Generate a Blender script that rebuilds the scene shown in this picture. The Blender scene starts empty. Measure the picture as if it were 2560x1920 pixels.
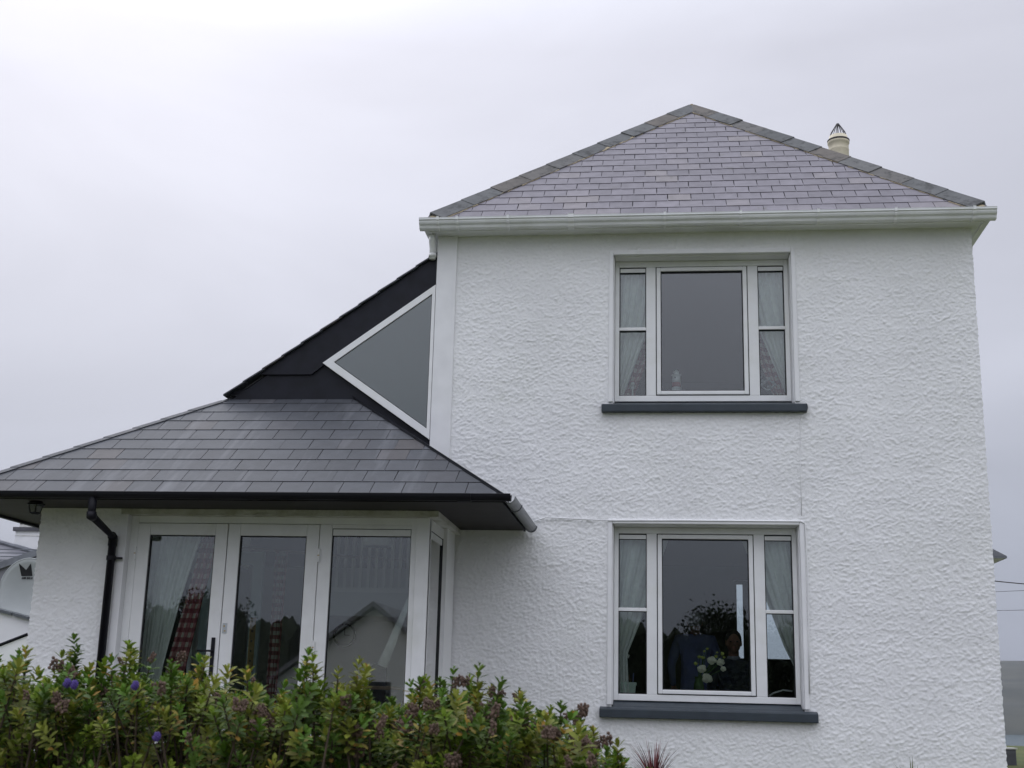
import bpy, bmesh, math, random
import numpy as np
from mathutils import Vector, Matrix
random.seed(7); RNG = np.random.RandomState(11)
rad = math.radians
scene = bpy.context.scene
COL = scene.collection

# ------------------------------------------------------------------ camera
F, PITCH, ROLL, YAW = 3157.0, rad(13.985), rad(1.4453), rad(-6.9175)   # pixels of a 2560 wide frame
CAM = Vector((0.0, -12.5, 1.55))
fwd = Vector((math.sin(YAW)*math.cos(PITCH), math.cos(YAW)*math.cos(PITCH), math.sin(PITCH)))
_r = Vector((math.cos(YAW), -math.sin(YAW), 0)); _u = _r.cross(fwd)
rgt = math.cos(ROLL)*_r + math.sin(ROLL)*_u
upv = -math.sin(ROLL)*_r + math.cos(ROLL)*_u
cd = bpy.data.cameras.new('camera'); cam = bpy.data.objects.new('camera', cd); COL.objects.link(cam)
cam.matrix_world = Matrix(((rgt.x, upv.x, -fwd.x, CAM.x), (rgt.y, upv.y, -fwd.y, CAM.y), (rgt.z, upv.z, -fwd.z, CAM.z), (0, 0, 0, 1)))
cd.sensor_width = 36; cd.lens = F/2560*36; cd.clip_start = .1; cd.clip_end = 9000
cd.dof.use_dof = True; cd.dof.focus_distance = 12.5; cd.dof.aperture_fstop = 9.0
scene.camera = cam
def at(px, py, Y):                      # direction of a pixel met with the vertical plane y = Y
    d = fwd + (px-1280)/F*rgt - (py-960)/F*upv
    return CAM + d*((Y-CAM.y)/d.y)

# ------------------------------------------------------------------ sky, sun, exposure
SUN_EL, SUN_AZ = rad(38), rad(-30)
sund = Vector((math.sin(SUN_AZ)*math.cos(SUN_EL), math.cos(SUN_AZ)*math.cos(SUN_EL), math.sin(SUN_EL)))
w = bpy.data.worlds.new('World'); scene.world = w; w.use_nodes = True
nt = w.node_tree; nt.nodes.clear(); N = nt.nodes.new; L = nt.links.new
sky = N('ShaderNodeTexSky'); sky.sky_type = 'NISHITA'; sky.sun_disc = False
sky.sun_elevation = SUN_EL; sky.sun_rotation = SUN_AZ % (2*math.pi); sky.dust_density = 3
b1 = N('ShaderNodeBackground'); b1.inputs[1].default_value = .05; L(sky.outputs[0], b1.inputs[0])
tc = N('ShaderNodeTexCoord')
sep = N('ShaderNodeSeparateXYZ'); L(tc.outputs['Generated'], sep.inputs[0])
ramp = N('ShaderNodeValToRGB'); L(sep.outputs['Z'], ramp.inputs[0])
cr = ramp.color_ramp; cr.elements[0].position = 0.0; cr.elements[0].color = (.36, .39, .48, 1)
cr.elements[1].position = 1.0; cr.elements[1].color = (1.75, 1.82, 2.05, 1)
for p_, c_ in ((.09, (.42, .45, .54)), (.25, (.58, .60, .69)), (.48, (.66, .67, .76)), (.60, (.98, 1.01, 1.14)), (.75, (1.35, 1.40, 1.58))):
    e = cr.elements.new(p_); e.color = c_+(1,)
dot = N('ShaderNodeVectorMath'); dot.operation = 'DOT_PRODUCT'; L(tc.outputs['Generated'], dot.inputs[0]); dot.inputs[1].default_value = sund
mx = N('ShaderNodeMath'); mx.operation = 'MAXIMUM'; L(dot.outputs['Value'], mx.inputs[0]); mx.inputs[1].default_value = 0
pw = N('ShaderNodeMath'); pw.operation = 'POWER'; L(mx.outputs[0], pw.inputs[0]); pw.inputs[1].default_value = 9
mp = N('ShaderNodeMapping'); mp.inputs['Scale'].default_value = (1.6, 1.6, 4.2); mp.inputs['Rotation'].default_value = (.1, .12, .4); L(tc.outputs['Generated'], mp.inputs[0])
nz = N('ShaderNodeTexNoise'); nz.inputs['Scale'].default_value = 1.5; nz.inputs['Detail'].default_value = 5; nz.inputs['Roughness'].default_value = .48; nz.inputs['Distortion'].default_value = .5; L(mp.outputs[0], nz.inputs['Vector'])
mr = N('ShaderNodeMapRange'); L(nz.outputs['Fac'], mr.inputs[0]); mr.inputs[1].default_value = .3; mr.inputs[2].default_value = .7; mr.inputs[3].default_value = .87; mr.inputs[4].default_value = 1.10
g1 = N('ShaderNodeMath'); g1.operation = 'MULTIPLY_ADD'; L(pw.outputs[0], g1.inputs[0]); g1.inputs[1].default_value = .5; L(mr.outputs[0], g1.inputs[2])
# the cloud deck is thinner towards the open side behind the viewer (as the windows mirror it)
ng = N('ShaderNodeMath'); ng.operation = 'MULTIPLY'; L(sep.outputs['Y'], ng.inputs[0]); ng.inputs[1].default_value = -1; ng.use_clamp = True
zr_ = N('ShaderNodeMapRange'); L(sep.outputs['Z'], zr_.inputs[0]); zr_.inputs[1].default_value = .06; zr_.inputs[2].default_value = .42; zr_.interpolation_type = 'SMOOTHSTEP'
mz = N('ShaderNodeMath'); mz.operation = 'MULTIPLY'; L(ng.outputs[0], mz.inputs[0]); L(zr_.outputs[0], mz.inputs[1])
g2 = N('ShaderNodeMath'); g2.operation = 'MULTIPLY_ADD'; L(mz.outputs[0], g2.inputs[0]); g2.inputs[1].default_value = .72; L(g1.outputs[0], g2.inputs[2]); g1 = g2
sc_ = N('ShaderNodeVectorMath'); sc_.operation = 'SCALE'; L(ramp.outputs[0], sc_.inputs[0]); L(g1.outputs[0], sc_.inputs['Scale'])
b2 = N('ShaderNodeBackground'); b2.inputs[1].default_value = 1.0; L(sc_.outputs[0], b2.inputs[0])
ad = N('ShaderNodeMixShader'); ad.inputs[0].default_value = .92; L(b1.outputs[0], ad.inputs[1]); L(b2.outputs[0], ad.inputs[2])
ow = N('ShaderNodeOutputWorld'); L(ad.outputs[0], ow.inputs[0])
sl = bpy.data.lights.new('sun', 'SUN'); sl.energy = .6; sl.angle = rad(40); sl.color = (1, .97, .93)
so = bpy.data.objects.new('sun', sl); COL.objects.link(so); so.location = (-20, 30, 40)
so.rotation_euler = (-sund).to_track_quat('-Z', 'Y').to_euler()
vs = scene.view_settings; vs.view_transform = 'Standard'; vs.look = 'None'; vs.exposure = 0; vs.gamma = 1; vs.use_curve_mapping = False
scene.cycles.max_bounces = 10; scene.cycles.transparent_max_bounces = 24; scene.cycles.diffuse_bounces = 5

# ------------------------------------------------------------------ materials
MAT = {}
def mat(name, c, rough=.6, var=.0, vscale=4., bump=0., bscale=60., bdist=.01, spec=.4, c2=None, stretch=(1,1,1), rnd=0., metal=0., coord='Object', detail=4):
    m = bpy.data.materials.new(name); m.use_nodes = True; t = m.node_tree; p = t.nodes['Principled BSDF']
    p.inputs['Roughness'].default_value = rough; p.inputs['Specular IOR Level'].default_value = spec; p.inputs['Metallic'].default_value = metal
    p.inputs['Base Color'].default_value = tuple(c)+(1,)
    n = t.nodes.new; l = t.links.new
    co = n('ShaderNodeTexCoord'); mpn = n('ShaderNodeMapping'); mpn.inputs['Scale'].default_value = stretch; l(co.outputs[coord], mpn.inputs[0])
    last = None
    if var or c2:
        z = n('ShaderNodeTexNoise'); z.inputs['Scale'].default_value = vscale; z.inputs['Detail'].default_value = detail; l(mpn.outputs[0], z.inputs['Vector'])
        rp = n('ShaderNodeValToRGB'); l(z.outputs['Fac'], rp.inputs[0])
        a = tuple(x*(1-var) for x in c) if c2 is None else tuple(c)
        b = tuple(min(1, x*(1+var)) for x in c) if c2 is None else tuple(c2)
        rp.color_ramp.elements[0].position = .34; rp.color_ramp.elements[0].color = a+(1,)
        rp.color_ramp.elements[1].position = .68; rp.color_ramp.elements[1].color = b+(1,)
        last = rp.outputs[0]
    if rnd:
        oi = n('ShaderNodeObjectInfo'); mr_ = n('ShaderNodeMapRange'); l(oi.outputs['Random'], mr_.inputs[0]); mr_.inputs[3].default_value = 1-rnd; mr_.inputs[4].default_value = 1+rnd
        vm = n('ShaderNodeVectorMath'); vm.operation = 'SCALE'
        if last: l(last, vm.inputs[0])
        else: vm.inputs[0].default_value = c
        l(mr_.outputs[0], vm.inputs['Scale']); last = vm.outputs[0]
    if last: l(last, p.inputs['Base Color'])
    if bump:
        z2 = n('ShaderNodeTexNoise'); z2.inputs['Scale'].default_value = bscale; z2.inputs['Detail'].default_value = 3; l(mpn.outputs[0], z2.inputs['Vector'])
        bn = n('ShaderNodeBump'); bn.inputs['Strength'].default_value = bump; bn.inputs['Distance'].default_value = bdist; l(z2.outputs['Fac'], bn.inputs['Height']); l(bn.outputs[0], p.inputs['Normal'])
    MAT[name] = m; return m
mat('roughcast', (.80,.80,.80), .85, .0, 1.3, .5, 120, .007, .25, c2=(.87,.87,.87), stretch=(1,1,1.5))
def weather(m, col, scale, lo, hi, k):      # uneven grey-green algae film
    t = MAT[m].node_tree; p_ = t.nodes['Principled BSDF']; src = p_.inputs['Base Color'].links[0].from_socket; n = t.nodes.new; l = t.links.new
    g = n('ShaderNodeNewGeometry'); z = n('ShaderNodeTexNoise'); z.inputs['Scale'].default_value = scale; z.inputs['Detail'].default_value = 7; z.inputs['Roughness'].default_value = .62; l(g.outputs['Position'], z.inputs['Vector'])
    r = n('ShaderNodeMapRange'); l(z.outputs['Fac'], r.inputs[0]); r.inputs[1].default_value = lo; r.inputs[2].default_value = hi; r.inputs[4].default_value = k
    x = n('ShaderNodeMix'); x.data_type = 'RGBA'; l(r.outputs[0], x.inputs[0]); l(src, x.inputs[6]); x.inputs[7].default_value = col+(1,); l(x.outputs[2], p_.inputs['Base Color'])
weather('roughcast', (.71,.725,.67), .9, .52, .74, .28); weather('roughcast', (.60,.62,.54), 4.5, .62, .76, .35)
mat('plaster', (.80,.80,.805), .7, .04, 5, .12, 90, .004)
mat('plaster_dirty', (.68,.68,.655), .8, .0, 6, .3, 60, .006, c2=(.46,.45,.39))
mat('upvc', (.80,.805,.80), .35, .03, 7, spec=.5)
weather('upvc', (.62,.63,.54), 2.2, .52, .75, .4)
mat('upvc_gutter', (.78,.79,.79), .35, .06, 3, stretch=(1,4,4)); weather('upvc_gutter', (.55,.56,.49), 2.0, .48, .72, .5)
mat('gasket', (.015,.015,.017), .6)
mat('sill_paint', (.034,.045,.056), .5, .12, 8, .1, 120, .002)
mat('black_paint', (.009,.010,.016), .55, .3, 6, .08, 30, .003, spec=.25)
mat('black_upvc', (.009,.009,.013), .5, spec=.2)
mat('soffit_dark', (.034,.030,.029), .6, .15, 5, spec=.2)
mat('gutter_grey', (.10,.11,.12), .32, .1, 8)
mat('lead', (.16,.17,.19), .5, .2, 6)
mat('deck', (.02,.018,.02), .9)
mat('slate_shade_edge', (.05,.045,.05), .8)  # side faces painted dark to carry the shadow lines between courses
mat('mortar', (.36,.30,.20), .9, .25, 14, .4, 60, .01)
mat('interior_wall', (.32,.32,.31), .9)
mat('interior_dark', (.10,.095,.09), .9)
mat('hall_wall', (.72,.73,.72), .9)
mat('timber', (.20,.13,.08), .6, .2, 10)
mat('curtain_cream', (.82,.83,.78), .9, .06, 20)
m = mat('blind_grey', (.25,.30,.27), .8); tl_ = m.node_tree.nodes.new('ShaderNodeBsdfTranslucent'); tl_.inputs[0].default_value = (.75,.8,.78,1); mi_ = m.node_tree.nodes.new('ShaderNodeMixShader'); mi_.inputs[0].default_value = .5
m.node_tree.links.new(m.node_tree.nodes['Principled BSDF'].outputs[0], mi_.inputs[1]); m.node_tree.links.new(tl_.outputs[0], mi_.inputs[2]); m.node_tree.links.new(mi_.outputs[0], m.node_tree.nodes['Material Output'].inputs[0])
mat('chimney_pot', (.62,.56,.42), .7, .10, 8)
mat('wire', (.03,.025,.025), .5)
mat('dish', (.36,.38,.375), .5, .05, 4)
mat('ink', (.012,.012,.014), .6)
mat('far_roof', (.17,.17,.19), .6, .15, 3, rnd=.1)
mat('buff_pot', (.50,.34,.14), .7, .15, 9)
mat('skin', (.26,.13,.09), .7, spec=.2); mat('lip', (.25,.09,.08), .8); mat('hair_grey', (.25,.25,.25), .8); mat('hair_dark', (.03,.022,.018), .7)
mat('shirt_blue', (.16,.19,.40), .85, .1, 12); mat('shirt_pale', (.35,.36,.40), .85); mat('jacket', (.012,.018,.035), .8); mat('trousers', (.03,.03,.04), .85)
mat('ceramic_white', (.8,.8,.78), .3); mat('ceramic_red', (.35,.05,.05), .35); mat('mint', (.62,.72,.62), .5); mat('petal', (.80,.78,.60), .7, .05, 30); mat('bud', (.45,.50,.12), .7); mat('stem', (.05,.10,.03), .7)
mat('pale_door', (.50,.62,.62), .4); mat('chair_black', (.02,.021,.025), .6); mat('brass', (.42,.30,.12), .4, metal=.7); mat('silver', (.45,.48,.50), .4)
mat('grass', (.055,.075,.02), .95, .0, .6, .6, 12, .05, c2=(.10,.105,.032), detail=8)
mat('hill', (.030,.036,.030), 1.0, .0, .012, 0, c2=(.062,.064,.048), detail=9)
mat('sea', (.10,.16,.20), .12, .1, .01, .25, .6, .15, spec=.5)
mat('bark', (.07,.05,.035), .9, .2, 30)
mat('seedhead', (.13,.085,.065), .9, .3, 40)
mat('violet', (.075,.045,.22), .7, .2, 60)
mat('red_leaf', (.12,.025,.025), .5, .2, 20)
mat('tree_leaf', (.018,.028,.010), .9, .4, 3)
mat('concrete', (.10,.10,.11), .9, .2, 6)

def slate_mat(name, c, cB, rough, rnd, streak=None, lichen=False, lich=(3.1,.62,.70)):
    m = bpy.data.materials.new(name); m.use_nodes = True; t = m.node_tree; p = t.nodes['Principled BSDF']; n = t.nodes.new; l = t.links.new
    oi = n('ShaderNodeObjectInfo'); rp = n('ShaderNodeValToRGB'); l(oi.outputs['Random'], rp.inputs[0])
    rp.color_ramp.elements[0].color = tuple(x*(1-rnd) for x in c)+(1,); rp.color_ramp.elements[1].color = tuple(x*(1+rnd) for x in c)+(1,)
    e = rp.color_ramp.elements.new(.5); e.color = tuple(c)+(1,); e = rp.color_ramp.elements.new(.9); e.color = tuple(cB)+(1,); e = rp.color_ramp.elements.new(.84); e.color = tuple(x*(1+rnd*.5) for x in c)+(1,)
    geo = n('ShaderNodeNewGeometry'); z = n('ShaderNodeTexNoise'); z.inputs['Scale'].default_value = 9; z.inputs['Detail'].default_value = 6; l(geo.outputs['Position'], z.inputs['Vector'])
    mr_ = n('ShaderNodeMapRange'); l(z.outputs['Fac'], mr_.inputs[0]); mr_.inputs[1].default_value = .3; mr_.inputs[2].default_value = .7; mr_.inputs[3].default_value = .86; mr_.inputs[4].default_value = 1.14
    vm = n('ShaderNodeVectorMath'); vm.operation = 'SCALE'; l(rp.outputs[0], vm.inputs[0]); l(mr_.outputs[0], vm.inputs['Scale']); last = vm.outputs[0]
    if streak:      # pale mineral streaks that run down the slope
        mpn = n('ShaderNodeMapping'); mpn.inputs['Scale'].default_value = (4.2, .55, .55); l(geo.outputs['Position'], mpn.inputs[0])
        s = n('ShaderNodeTexNoise'); s.inputs['Scale'].default_value = 1.6; s.inputs['Detail'].default_value = 3; l(mpn.outputs[0], s.inputs['Vector'])
        sr = n('ShaderNodeMapRange'); l(s.outputs['Fac'], sr.inputs[0]); sr.inputs[1].default_value = .56; sr.inputs[2].default_value = .78; sr.inputs[3].default_value = 0; sr.inputs[4].default_value = .5
        mxn = n('ShaderNodeMix'); mxn.data_type = 'RGBA'; l(sr.outputs[0], mxn.inputs[0]); l(last, mxn.inputs[6]); mxn.inputs[7].default_value = streak+(1,); last = mxn.outputs[2]
    if lichen:      # dark moss blotches on some of the slates
        s = n('ShaderNodeTexNoise'); s.inputs['Scale'].default_value = lich[0]; s.inputs['Detail'].default_value = 8; s.inputs['Roughness'].default_value = .75; l(geo.outputs['Position'], s.inputs['Vector'])
        sr = n('ShaderNodeMapRange'); l(s.outputs['Fac'], sr.inputs[0]); sr.inputs[1].default_value = lich[1]; sr.inputs[2].default_value = lich[2]; sr.inputs[4].default_value = .7
        mxn = n('ShaderNodeMix'); mxn.data_type = 'RGBA'; l(sr.outputs[0], mxn.inputs[0]); l(last, mxn.inputs[6]); mxn.inputs[7].default_value = (.10,.095,.075,1) if lich[0] < 5 else (.028,.028,.026,1); last = mxn.outputs[2]
    l(last, p.inputs['Base Color']); p.inputs['Roughness'].default_value = rough
    b = n('ShaderNodeBump'); b.inputs['Strength'].default_value = .25; b.inputs['Distance'].default_value = .004; z3 = n('ShaderNodeTexNoise'); z3.inputs['Scale'].default_value = 40; l(geo.outputs['Position'], z3.inputs['Vector']); l(z3.outputs['Fac'], b.inputs['Height']); l(b.outputs[0], p.inputs['Normal'])
    MAT[name] = m
slate_mat('slate', (.172,.158,.180), (.20,.18,.185), .62, .15, lichen=True)
slate_mat('slate_porch', (.046,.050,.059), (.062,.055,.055), .6, .16, streak=(.17,.175,.19))
slate_mat('ridge_tile', (.115,.118,.118), (.135,.12,.105), .85, .2, lichen=True, lich=(7.,.50,.62))

def glass_mat(name, k=3.0, tint=(.86,.90,.90)):     # thin double-glazed pane: fresnel share of mirror, rest passes straight through
    m = bpy.data.materials.new(name); m.use_nodes = True; t = m.node_tree; t.nodes.clear(); n = t.nodes.new; l = t.links.new
    fr = n('ShaderNodeFresnel'); fr.inputs[0].default_value = 1.5
    mu = n('ShaderNodeMath'); mu.operation = 'MULTIPLY'; mu.use_clamp = True; l(fr.outputs[0], mu.inputs[0]); mu.inputs[1].default_value = k
    tr = n('ShaderNodeBsdfTransparent'); tr.inputs[0].default_value = tint+(1,)
    gl = n('ShaderNodeBsdfGlossy'); gl.inputs['Roughness'].default_value = 0.0; gl.inputs[0].default_value = (1,1,1,1)
    mi = n('ShaderNodeMixShader'); l(mu.outputs[0], mi.inputs[0]); l(tr.outputs[0], mi.inputs[1]); l(gl.outputs[0], mi.inputs[2])
    o = n('ShaderNodeOutputMaterial'); l(mi.outputs[0], o.inputs[0]); MAT[name] = m
glass_mat('glass', 2.2); glass_mat('glass_far', 1.0, (.95,.97,.98))

def gingham_mat():
    m = bpy.data.materials.new('gingham'); m.use_nodes = True; t = m.node_tree; p = t.nodes['Principled BSDF']; n = t.nodes.new; l = t.links.new
    uv = n('ShaderNodeUVMap'); sx = n('ShaderNodeSeparateXYZ'); l(uv.outputs[0], sx.inputs[0])
    outs = []
    for ax in 'XY':
        f = n('ShaderNodeMath'); f.operation = 'FRACT'; l(sx.outputs[ax], f.inputs[0])
        g = n('ShaderNodeMath'); g.operation = 'GREATER_THAN'; l(f.outputs[0], g.inputs[0]); g.inputs[1].default_value = .5; outs.append(g)
    a = n('ShaderNodeMath'); a.operation = 'ADD'; l(outs[0].outputs[0], a.inputs[0]); l(outs[1].outputs[0], a.inputs[1])
    d = n('ShaderNodeMath'); d.operation = 'MULTIPLY'; l(a.outputs[0], d.inputs[0]); d.inputs[1].default_value = .5
    rp = n('ShaderNodeValToRGB'); rp.color_ramp.elements[0].color = (.66,.60,.52,1); rp.color_ramp.elements[1].color = (.20,.03,.045,1); e = rp.color_ramp.elements.new(.5); e.color = (.36,.14,.14,1)
    l(d.outputs[0], rp.inputs[0]); l(rp.outputs[0], p.inputs['Base Color']); p.inputs['Roughness'].default_value = .9; MAT['gingham'] = m
gingham_mat()

def leaf_mat(name):
    m = bpy.data.materials.new(name); m.use_nodes = True; t = m.node_tree; p = t.nodes['Principled BSDF']; n = t.nodes.new; l = t.links.new
    at_ = n('ShaderNodeAttribute'); at_.attribute_name = 'tint'; l(at_.outputs['Color'], p.inputs['Base Color'])
    p.inputs['Roughness'].default_value = .6; p.inputs['Specular IOR Level'].default_value = .18
    tl = n('ShaderNodeBsdfTranslucent'); l(at_.outputs['Color'], tl.inputs[0])
    mi = n('ShaderNodeMixShader'); mi.inputs[0].default_value = .25; l(p.outputs[0], mi.inputs[1]); l(tl.outputs[0], mi.inputs[2]); l(mi.outputs[0], t.nodes['Material Output'].inputs[0]); MAT[name] = m
leaf_mat('hebe_leaf')

# ------------------------------------------------------------------ helpers
def wloc(o):
    v = Vector((0,0,0))
    while o is not None: v += o.location if o.type == 'EMPTY' else Vector((0,0,0)); o = o.parent
    return v
def link(o, parent=None):
    COL.objects.link(o)
    if parent is not None:
        o.parent = parent
        if parent.type == 'EMPTY': o.matrix_parent_inverse = Matrix.Translation(-parent.location)
    return o
def mesh(name, V, Fc, m, parent=None, smooth=False):
    me = bpy.data.meshes.new(name); me.from_pydata([tuple(v) for v in V], [], Fc); me.update()
    if m: me.materials.append(MAT[m])
    if smooth: me.polygons.foreach_set('use_smooth', [True]*len(me.polygons))
    return link(bpy.data.objects.new(name, me), parent)
class MB:
    def __init__(s): s.V = []; s.F = []
    def add(s, V, Fc):
        b = len(s.V); s.V += [tuple(v) for v in V]; s.F += [tuple(i+b for i in f) for f in Fc]; return s
    def box(s, x0, x1, y0, y1, z0, z1):
        return s.add([(x0,y0,z0),(x1,y0,z0),(x1,y1,z0),(x0,y1,z0),(x0,y0,z1),(x1,y0,z1),(x1,y1,z1),(x0,y1,z1)], BOXF)
    def prism(s, poly, off):                 # polygon of 3-D points pushed along off
        n = len(poly); off = Vector(off); P = [Vector(p) for p in poly]
        V = P + [p+off for p in P]
        return s.add(V, [tuple(range(n))[::-1], tuple(range(n, 2*n))] + [(i, (i+1) % n, n+(i+1) % n, n+i) for i in range(n)])
    def tube(s, pts, r, k=8, cap=True):
        P = [Vector(p) for p in pts]; R_ = r if hasattr(r, '__len__') else [r]*len(P); rings = []
        ref = Vector((0,0,1))
        for i, p in enumerate(P):
            d = (P[min(i+1, len(P)-1)]-P[max(i-1, 0)]).normalized()
            a = d.cross(ref if abs(d.dot(ref)) < .95 else Vector((0,1,0))).normalized(); b = d.cross(a)
            rings.append([p+(math.cos(t)*a+math.sin(t)*b)*R_[i] for t in [2*math.pi*j/k for j in range(k)]])
        V = [v for r_ in rings for v in r_]
        Fc = [(i*k+j, i*k+(j+1) % k, (i+1)*k+(j+1) % k, (i+1)*k+j) for i in range(len(P)-1) for j in range(k)]
        if cap: Fc += [tuple(range(k))[::-1], tuple(range((len(P)-1)*k, len(P)*k))]
        return s.add(V, Fc)
    def lathe(s, c, prof, k=16):
        c = Vector(c); V = []; n = len(prof)
        for r_, z in prof: V += [c+Vector((r_*math.cos(2*math.pi*j/k), r_*math.sin(2*math.pi*j/k), z)) for j in range(k)]
        Fc = [(i*k+j, i*k+(j+1) % k, (i+1)*k+(j+1) % k, (i+1)*k+j) for i in range(n-1) for j in range(k)]
        Fc += [tuple(range(k))[::-1], tuple(range((n-1)*k, n*k))]
        return s.add(V, Fc)
    def ball(s, c, r, k=10, n=7):
        rx = r if hasattr(r, '__len__') else (r, r, r)
        prof = [(max(math.sin(math.pi*i/n), .02), -math.cos(math.pi*i/n)) for i in range(n+1)]
        b = len(s.V); s.lathe((0,0,0), prof, k)
        for i in range(b, len(s.V)): v = s.V[i]; s.V[i] = (c[0]+v[0]*rx[0], c[1]+v[1]*rx[1], c[2]+v[2]*rx[2])
        return s
    def frame(s, x0, x1, z0, z1, y0, y1, l, r_, b, t):    # a rectangular frame in the xz plane
        s.box(x0, x0+l, y0, y1, z0, z1); s.box(x1-r_, x1, y0, y1, z0, z1); s.box(x0+l, x1-r_, y0, y1, z0, z0+b); s.box(x0+l, x1-r_, y0, y1, z1-t, z1); return s
    def build(s, name, m, parent=None, smooth=False, bevel=0):
        o = mesh(name, s.V, s.F, m, parent, smooth)
        if bevel:
            md = o.modifiers.new('bevel', 'BEVEL'); md.width = bevel; md.segments = 2; md.limit_method = 'ANGLE'
        return o
BOXF = [(0,3,2,1),(4,5,6,7),(0,1,5,4),(1,2,6,5),(2,3,7,6),(3,0,4,7)]
def box(name, x0, x1, y0, y1, z0, z1, m, parent=None, bevel=0): return MB().box(x0,x1,y0,y1,z0,z1).build(name, m, parent, bevel=bevel)
def thing(name, loc, label, cat, group=None):
    o = bpy.data.objects.new(name, None); o.empty_display_size = .2; o.location = loc; COL.objects.link(o); return tag(o, label, cat, group)
def tag(o, label, cat, group=None, kind=None):
    if label: o['label'] = label
    if cat: o['category'] = cat
    if group: o['group'] = group
    if kind: o['kind'] = kind
    return o
def struct(o, kind='structure'): o['kind'] = kind; return o

def clip(poly, a, b, c):                    # keep a*u+b*v<=c
    out = []
    for i in range(len(poly)):
        p, q = poly[i], poly[(i+1) % len(poly)]; dp = a*p[0]+b*p[1]-c; dq = a*q[0]+b*q[1]-c
        if dp <= 0: out.append(p)
        if (dp < 0) != (dq < 0) and dp != dq:
            t = dp/(dp-dq); out.append((p[0]+t*(q[0]-p[0]), p[1]+t*(q[1]-p[1])))
    return out
def slates(name, parent, org, U, Vd, poly, first, gauge, width, thick, m, gap=.005, jit=.004, shift=0.):
    """lay slates in courses on a convex polygon given in slope coordinates (u along the eave, v up the slope)"""
    org, U, Vd = Vector(org), Vector(U).normalized(), Vector(Vd).normalized(); Nn = U.cross(Vd)
    hp = []
    cx = sum(p[0] for p in poly)/len(poly); cy = sum(p[1] for p in poly)/len(poly)
    for i in range(len(poly)):
        p, q = poly[i], poly[(i+1) % len(poly)]; a, b = q[1]-p[1], p[0]-q[0]; c = a*p[0]+b*p[1]
        if a*cx+b*cy > c: a, b, c = -a, -b, -c
        hp.append((a, b, c))
    u_lo = min(p[0] for p in poly); u_hi = max(p[0] for p in poly); v_hi = max(p[1] for p in poly)
    shared = {}; v = 0.; row = 0; cnt = 0
    while v < v_hi-.01:
        g = first if row == 0 else gauge; ln = g+.07
        u = u_lo - width + ((row % 2)*.5 + shift + RNG.uniform(-.04, .04))*width
        while u < u_hi:
            wd = width*(1+RNG.uniform(-.012, .012))
            r0 = [(u+gap/2, v), (u+wd-gap/2, v), (u+wd-gap/2, v+ln), (u+gap/2, v+ln)]; pl = r0
            for h in hp:
                pl = clip(pl, *h)
                if len(pl) < 3: break
            if len(pl) >= 3:
                ar = abs(sum(pl[i][0]*pl[(i+1) % len(pl)][1]-pl[(i+1) % len(pl)][0]*pl[i][1] for i in range(len(pl))))/2
                if ar > .0025:
                    full = len(pl) == 4 and ar > .985*(wd-gap)*ln
                    key = (row == 0)
                    o0 = (u, v)
                    if full and key in shared: me = shared[key]
                    else:
                        rel = [(p[0]-u, p[1]-v) for p in (r0 if full else pl)]
                        top = [(a, b, thick*2.05-thick*(b/ln)*1.0) for a, b in rel]; bot = [(a, b, z-thick) for a, b, z in top]; n = len(rel)
                        me = bpy.data.meshes.new(name)
                        me.from_pydata(bot+top, [], [tuple(range(n))[::-1], tuple(range(n, 2*n))]+[(i, (i+1) % n, n+(i+1) % n, n+i) for i in range(n)]); me.materials.append(MAT[m])
                        me.materials.append(MAT['slate_shade_edge'])
                        for f in me.polygons:
                            if f.index >= 2: f.material_index = 1
                        if full: shared[key] = me
                    o = bpy.data.objects.new(name, me)
                    ja = RNG.uniform(-jit, jit)
                    pos = org+U*o0[0]+Vd*(o0[1]+RNG.uniform(-jit, jit))+Nn*RNG.uniform(0, jit*.4)
                    Uu = (U+Vd*ja).normalized(); Vv = Nn.cross(Uu)
                    o.matrix_world = Matrix(((Uu.x,Vv.x,Nn.x,pos.x),(Uu.y,Vv.y,Nn.y,pos.y),(Uu.z,Vv.z,Nn.z,pos.z),(0,0,0,1)))
                    link(o, parent); cnt += 1
            u += wd
        v += g; row += 1
    return cnt
def smooth_noise(ny, nx, cy, cx, seed):
    r = np.random.RandomState(seed); gy, gx = int(ny/cy)+3, int(nx/cx)+3; g = r.rand(gy, gx)
    yy = np.arange(ny)/cy; xx = np.arange(nx)/cx; y0 = yy.astype(int); x0 = xx.astype(int); fy = (yy-y0)[:,None]; fx = (xx-x0)[None,:]
    fy = fy*fy*(3-2*fy); fx = fx*fx*(3-2*fx)
    a = g[y0][:,x0]; b = g[y0][:,x0+1]; c = g[y0+1][:,x0]; d = g[y0+1][:,x0+1]
    return (a*(1-fx)+b*fx)*(1-fy)+(c*(1-fx)+d*fx)*fy-.5
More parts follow.
